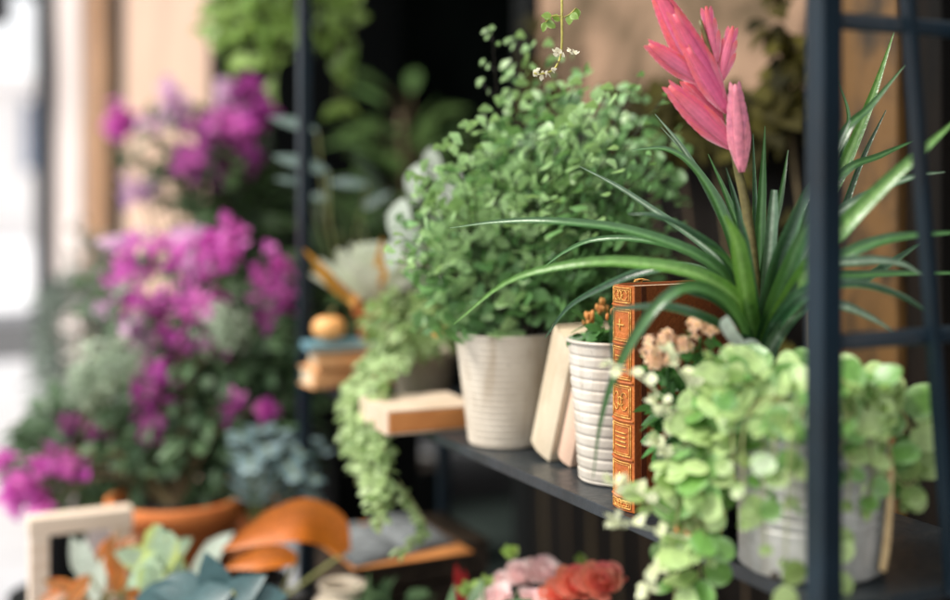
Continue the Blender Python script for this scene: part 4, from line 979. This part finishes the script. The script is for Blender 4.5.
for pts, wd in (([(345, 553, 1.93), (330, 530, 1.92), (302, 521, 1.90), (268, 530, 1.89), (222, 550, 1.88)], (.020, .060, .068, .050, .003)), ([(296, 560, 1.86), (280, 557, 1.85), (258, 560, 1.84), (226, 568, 1.84)], (.014, .034, .034, .004))):
    m = MB(); strap(m, [P(*p) for p in pts], wd, 22, .30, up=(UP * .45 - FWD * .9).normalized()); m.build('broad_leaf', 'orange_leaf', t)
    b = c0 + V((0, 0, .07)); e = P(*pts[0]); tube(st, cr([b, b.lerp(e, .5), e], 8), .003, 6)
st.build('stems', 'jenny_stem', t)
c0 = V((.655, 1.80, BZ + .0005))
t = thing('cream_jar', 'round cream ceramic jar standing right of the broad orange leaves', 'jar', c0)
m = MB(); lathe(m, [(.001, 0), (.034, 0), (.040, .006), (.052, .04), (.055, .075), (.048, .108), (.036, .122), (.036, .132), (.040, .136), (.034, .137), (.030, .128), (.03, .10)], c0, 40); m.build('body', 'ceramic_cream', t)
c0 = P(345, 600, 1.70)
t = thing('white_card', 'blank white card leaning against the cream jar', 'card', V((c0.x, c0.y, BZ + .0005)))
m = MB(); q = V((c0.x, c0.y, BZ + .001)); mt = Matrix.Translation(q) @ Matrix.Rotation(math.radians(-28), 4, 'Z') @ Matrix.Rotation(math.radians(-18), 4, 'X'); box(m, (-.035, 0, 0), (.035, .003, .125), .0006, mt); m.build('sheet', 'white_cloth', t, False)

# ================================================================== WOODEN STAND WITH FLOWERING SHRUBS
SX0, SX1, SY0, SY1, SZ, ST = .226, .388, 2.10, 2.134, .30, .715
stand = thing('wooden_crate', 'open pale wooden crate on end left of the wide terracotta pot', 'crate', V((.33, 2.117, GZ)))
for x in (SX0, SX1 - .03):
    m = MB(); box(m, (x, SY0, GZ), (x + .03, SY1, ST - .0305), .002); m.build('leg', 'pale_wood', stand, False)
for z in (ST - .03, .30):
    m = MB(); box(m, (SX0 - .002 if z > .5 else SX0 + .0305, SY0 - .002, z), (SX1 + .002 if z > .5 else SX1 - .0305, SY1 + .002, z + .03), .002); m.build('rail', 'pale_wood', stand, False)
for k in range(3):
    m = MB(); box(m, (SX0 + .031, SY1 + .0005, .335 + k * .088), (SX1 - .031, SY1 + .012, .415 + k * .088), .002); m.build('back_board', 'crate_board', stand, False)
def bract3(mb, c, s):
    ax = rv(); x, y = frame(ax); ph = U(0, 2)
    for j in range(3):
        a = ph + j * 2.094; leaf(mb, c, (x * math.cos(a) + y * math.sin(a)) + ax * .5, ax, s, s * .8, OVAL, .1, .2)
def blossoms(t, blobs, mat, s, dens, stem_from, stems):
    for px, py, rx, ry, d in blobs:
        m = MB(); n = int(dens * rx * ry / 100 * .85) + 8
        for k in range(n):
            a = U(0, 6.283); q = U() ** .6 * 1.1
            bract3(m, P(px + math.cos(a) * rx * q, py + math.sin(a) * ry * q, d + U(-1, 1) * rx / F * d * 1.0), s * U(.7, 1.2))
        m.build('flower_cluster', mat, t)
        if stems is not None:
            e = P(px, py, d); tube(stems, cr([stem_from, stem_from.lerp(e, .5) + UP * .06, e], 10), crf([.004, .002], 10), 5, False)
bo = P(176, 560, 2.26); bo.z = .4705
stool = thing('dark_stool', 'low dark stool under the wide terracotta pot', 'stool', V((bo.x, bo.y, GZ)))
m = MB(); lathe(m, [(.001, .43), (.13, .43), (.135, .435), (.135, .465), (.13, .47), (.001, .47)], (bo.x, bo.y, 0), 40); m.build('seat', 'dark_wood', stool)
for k in range(4):
    a = .6 + k * 1.571; m = MB(); tube(m, [V((bo.x + .11 * math.cos(a), bo.y + .11 * math.sin(a), GZ)), V((bo.x + .09 * math.cos(a), bo.y + .09 * math.sin(a), .429))], .012, 10); m.build('leg', 'dark_wood', stool)
bou = thing('bougainvillea', 'bushy magenta flowering shrub in a wide terracotta pot on a low stool', 'flowering shrub', bo)
m = MB(); lathe(m, potprof(.088, .118, .215, .035, .008), bo, 48); m.build('pot', 'terracotta', bou); soil(bou, bo, .106, .19)
st = MB(); m = MB(); base = bo + V((0, 0, .19))
bush(m, P(205, 420, 2.40), (.20, .20, .17), 900, .040, .026, OVAL, inner=.15, cut=-.2)
bush(m, P(215, 360, 2.42), (.19, .18, .14), 420, .040, .026, OVAL, inner=.2)
bush(m, P(265, 420, 2.36), (.12, .12, .15), 320, .040, .026, OVAL, inner=.2)
bush(m, P(140, 440, 2.38), (.13, .14, .12), 320, .038, .025, OVAL, inner=.2)
bush(m, P(170, 300, 2.45), (.17, .16, .12), 190, .038, .025, OVAL, inner=.2)
bush(m, P(92, 462, 2.35), (.05, .06, .045), 45, .034, .024, OVAL, inner=.2)
m.build('foliage', 'bush_leaf', bou)
blossoms(bou, [(150, 255, 34, 16, 2.40), (205, 250, 28, 28, 2.38), (228, 238, 14, 16, 2.38), (180, 305, 38, 22, 2.34), (140, 320, 22, 26, 2.36), (200, 340, 24, 20, 2.32), (170, 350, 20, 22, 2.34), (155, 385, 20, 26, 2.28), (150, 420, 14, 18, 2.28), (270, 285, 20, 34, 2.44), (275, 305, 18, 20, 2.42), (232, 405, 8, 8, 2.25), (265, 408, 7, 7, 2.25), (130, 275, 22, 14, 2.45)], 'magenta_bract', .026, 3.2, base, st)
blossoms(bou, [(130, 240, 20, 12, 2.48), (190, 275, 14, 12, 2.36), (140, 330, 14, 12, 2.3), (115, 305, 14, 16, 2.4), (185, 240, 14, 10, 2.5), (148, 345, 10, 12, 2.3)], 'blush_bract', .026, 4.5, base, st)
blossoms(bou, [(60, 462, 22, 14, 2.30), (80, 470, 12, 12, 2.3), (12, 490, 16, 18, 2.3), (35, 492, 14, 12, 2.3), (40, 508, 12, 9, 2.28), (4, 462, 9, 6, 2.3), (95, 435, 12, 9, 2.34), (70, 425, 12, 10, 2.36)], 'magenta_bract', .024, 5.0, base, st)
st.build('stems', 'bush_stem', bou)
hy = V((.33, 2.52, GZ + .34))
tp = thing('tall_planter', 'tall dark planter under the pale mint hydrangea', 'planter', V((.33, 2.52, GZ)))
m = MB(); lathe(m, [(.001, 0), (.085, 0), (.09, .01), (.10, .33), (.10, .339), (.001, .339)], (.33, 2.52, GZ + .0005), 32); m.build('body', 'slate_frame', tp)
hyd = potted('hydrangea', 'hydrangea with pale mint flower heads among the magenta shrub', 'flowering shrub', hy, .05, .15, 'black_plastic')
m = MB(); bush(m, hy + V((.03, .0, .27)), (.11, .12, .12), 220, .06, .042, OVAL, inner=.2); m.build('foliage', 'bush_leaf', hyd)
for px, py, r, d in ((222, 330, 26, 2.26), (100, 370, 30, 2.24), (85, 388, 22, 2.28), (125, 360, 20, 2.24), (150, 190, 20, 2.75)):
    if py < 250: continue
    m = MB(); c0 = P(px, py, d)
    for k in range(80):
        o_ = rv(); x, y = frame(o_)
        for j in range(4): leaf(m, c0 + o_ * (r / F * d) * U(.25, 1.3), (x * math.cos(j * 1.571) + y * math.sin(j * 1.571)), o_, .011, .010, PETAL, .1, .1)
    m.build('flower_head', 'cream_bloom', hyd)
sm = MB()
for px, py, d in ((222, 345, 2.26), (100, 385, 2.24), (85, 395, 2.28), (125, 370, 2.24)):
    b = hy + V((0, 0, .14)); e = P(px, py, d); tube(sm, cr([b, b.lerp(e, .5) + UP * .03, e], 8), .003, 5)
sm.build('stems', 'bush_stem', hyd)
bl = V((.63, 2.20, .4205))
crate = thing('dark_crate', 'dark crate under the blue grey fern beside the far rack post', 'crate', V((.63, 2.2, GZ)))
for k in range(3):
    for lo, hi in (((.565, 2.135), (.695, 2.147)), ((.565, 2.253), (.695, 2.265)), ((.565, 2.1475), (.577, 2.2525)), ((.683, 2.1475), (.695, 2.2525))):
        m = MB(); box(m, (lo[0], lo[1], GZ + .001 + k * .098), (hi[0], hi[1], GZ + .09 + k * .098), .002); m.build('board', 'dark_wood', crate, False)
m = MB(); box(m, (.563, 2.133, .4085), (.697, 2.267, .42), .002); m.build('lid', 'dark_wood', crate, False)
blu = potted('blue_fern', 'plant with feathery blue grey fronds beside the terracotta pot', 'potted plant', bl, .055, .12, 'black_plastic')
m, m2 = MB(), MB()
for tx, ty, d in ((238, 440, 2.15), (262, 432, 2.18), (285, 440, 2.2), (305, 455, 2.16), (318, 480, 2.14), (322, 505, 2.12), (298, 478, 2.10), (270, 455, 2.12), (330, 450, 2.2), (250, 470, 2.1), (312, 440, 2.22)):
    b = bl + V((0, 0, .11)); e = P(tx, ty, d); c = cr([b, b.lerp(e, .6) + UP * .09, e], 20); tube(m2, c, .0018, 5, False)
    for i in range(6, 21):
        T = (c[i] - c[i - 1]).normalized(); S = T.cross(UP).normalized()
        for s in (-1, 1): leaf(m, c[i], T * .7 + S * s, UP - FWD * .4 + rv() * .2, .05 * (1.15 - i / 24), .012, LANCE, .2, .1)
m.build('fronds', 'blue_leaf', blu); m2.build('stems', 'jenny_stem', blu)

# ================================================================== PLANTS STANDING ON THE PAVEMENT FARTHER ALONG
cc = V((.56, 3.78, GZ + .0005))
con = potted('grey_conifer', 'grey green dwarf conifer in a stone pot on the pavement', 'conifer', cc, .17, .30, 'pale_stone')
m = MB(); bush(m, cc + V((0, 0, .62)), (.13, .13, .36), 1700, .06, .014, LANCE, inner=.3, upb=.2, cut=-.25); bush(m, cc + V((.0, -.02, .42)), (.16, .16, .18), 600, .06, .014, LANCE, inner=.3, cut=-.25); m.build('foliage', 'grey_conifer', con)
m = MB(); tube(m, [cc + V((0, 0, .28)), cc + V((0, 0, .9))], [.02, .006], 8); m.build('trunk', 'bush_stem', con)
tb = V((.80, 3.12, GZ + .0005))
tal = potted('tall_bougainvillea', 'tall plum purple flowering climber against the peach wall', 'flowering shrub', tb, .16, .34, 'terracotta')
st = MB(); m = MB(); base = tb + V((0, 0, .33))
bush(m, P(225, 190, 3.14), (.17, .17, .15), 300, .05, .034, OVAL, inner=.2); bush(m, P(240, 260, 3.14), (.15, .15, .25), 420, .05, .034, OVAL, inner=.2); bush(m, P(200, 150, 3.14), (.20, .16, .13), 120, .045, .03, OVAL, inner=.2); m.build('foliage', 'dim_leaf', tal)
blossoms(tal, [(222, 150, 36, 26, 3.10), (200, 165, 26, 18, 3.08), (245, 120, 24, 18, 3.12), (250, 95, 14, 12, 3.14), (205, 140, 20, 16, 3.1)], 'plum_bract', .034, 3.0, base, st)
blossoms(tal, [(117, 118, 12, 16, 3.3), (225, 128, 18, 12, 3.05), (186, 160, 12, 10, 3.05), (130, 125, 10, 8, 3.3)], 'magenta_bract', .034, 5.0, base, st)
blossoms(tal, [(172, 92, 9, 18, 3.2), (178, 110, 10, 10, 3.2), (150, 125, 12, 8, 3.25), (142, 192, 20, 14, 3.1), (230, 95, 16, 14, 3.2)], 'blush_bract', .032, 4.5, base, st)
st.build('stems', 'bush_stem', tal)
# dim plant on a pedestal inside the doorway side
pd = V((.90, 2.36, GZ + .0005))
ped = thing('plant_pedestal', 'tall dark pedestal behind the far end of the rack', 'pedestal', pd)
m = MB(); box(m, (pd.x - .09, pd.y - .09, GZ + .0005), (pd.x + .09, pd.y + .09, .80), .004); m.build('column', 'slate_frame', ped, False)
m = MB(); box(m, (pd.x - .11, pd.y - .11, .8005), (pd.x + .11, pd.y + .11, .83), .004); m.build('top', 'slate_frame', ped, False)
dc = V((pd.x, pd.y, .8305))
dim = potted('broad_leaved_plant', 'plant with frosted blue green leaves standing in the dark doorway behind the far post', 'potted plant', dc, .07, .12, 'black_plastic')
spread(dim, dc, .12, [(292, 122, 2.3, .10, -1, .35), (300, 162, 2.28, .11, -1, .35), (290, 180, 2.3, .06, -.8, .2), (345, 182, 2.4, .09, -.8, .1), (322, 196, 2.4, .07, -1, .1), (375, 200, 2.5, .08, .5, .3)], 'frost_leaf', LANCE, .26, 'leaf')
m = MB(); bush(m, dc + V((0, 0, .26)), (.17, .17, .16), 60, .13, .035, LANCE, inner=.2); m.build('foliage', 'dim_leaf', dim)
# yellow green plant deep in the doorway
yc = V((1.44, 3.42, GZ + .012))
yel = potted('tall_leafy_plant', 'tall leafy plant dim inside the dark doorway', 'potted plant', yc, .13, .3, 'black_plastic')
m, m2 = MB(), MB()
tube(m2, cr([yc + V((0, 0, .28)), yc + V((.03, 0, .8)), yc + V((0, .02, 1.35))], 16), .012, 7)
for k in range(110):
    u = U(.2, 1.0); b = yc + V((.02, .01, .28 + 1.07 * u)); d = rv(); d.z = abs(d.z) * .6 + .2
    tube(m2, cr([b, b + d * .12], 3), .002, 4, False); leaf(m, b + d * .12, d + V((0, 0, -.2)), UP + rv() * .4, U(.12, .2), U(.04, .06), LANCE, .3, .2)
m.build('foliage', 'doorway_leaf', yel); m2.build('stems', 'bush_stem', yel)
# ivy on the panelled wall
iv = thing('wall_ivy', 'dark olive ivy climbing the wooden panel behind the pink flower spike', 'ivy', V((XR, 1.7, GZ)))
m, m2 = MB(), MB()
def ivl(y, z): leaf(m, V((XR - .04 - U(0, .04), y, z)), V((-.3, U(-1, 1), U(-1, .2))), V((-1, -.2, .4)) + rv() * .5, U(.03, .05), U(.025, .042), HEART, .2, .2)
for k in range(520):
    y = U(1.48, 2.42); z = U(.85, 1.38) + .10 * noise.noise(V((y * 7, 3, 0)))
    if noise.noise(V((y * 6, z * 6, 2))) > -.05: ivl(y, z)
for k in range(190):
    y = U(1.48, 2.06); ivl(y, 1.39 + U(-.07, .06) + .07 * noise.noise(V((y * 9, 7, 1))))
for k in range(70):
    y = U(2.26, 2.42) if k % 2 else U(1.48, 1.57); ivl(y, U(1.40, 1.62))
for k in range(9):
    y = 1.52 + k * .1; tube(m2, cr([V((XR - .030, y, GZ)), V((XR - .034, y + .04, .6)), V((XR - .040, y - .03, 1.0)), V((XR - .040, y + .02, 1.34))], 18), .004, 5, False)
m.build('foliage', 'ivy_leaf', iv); m2.build('stems', 'bush_stem', iv)
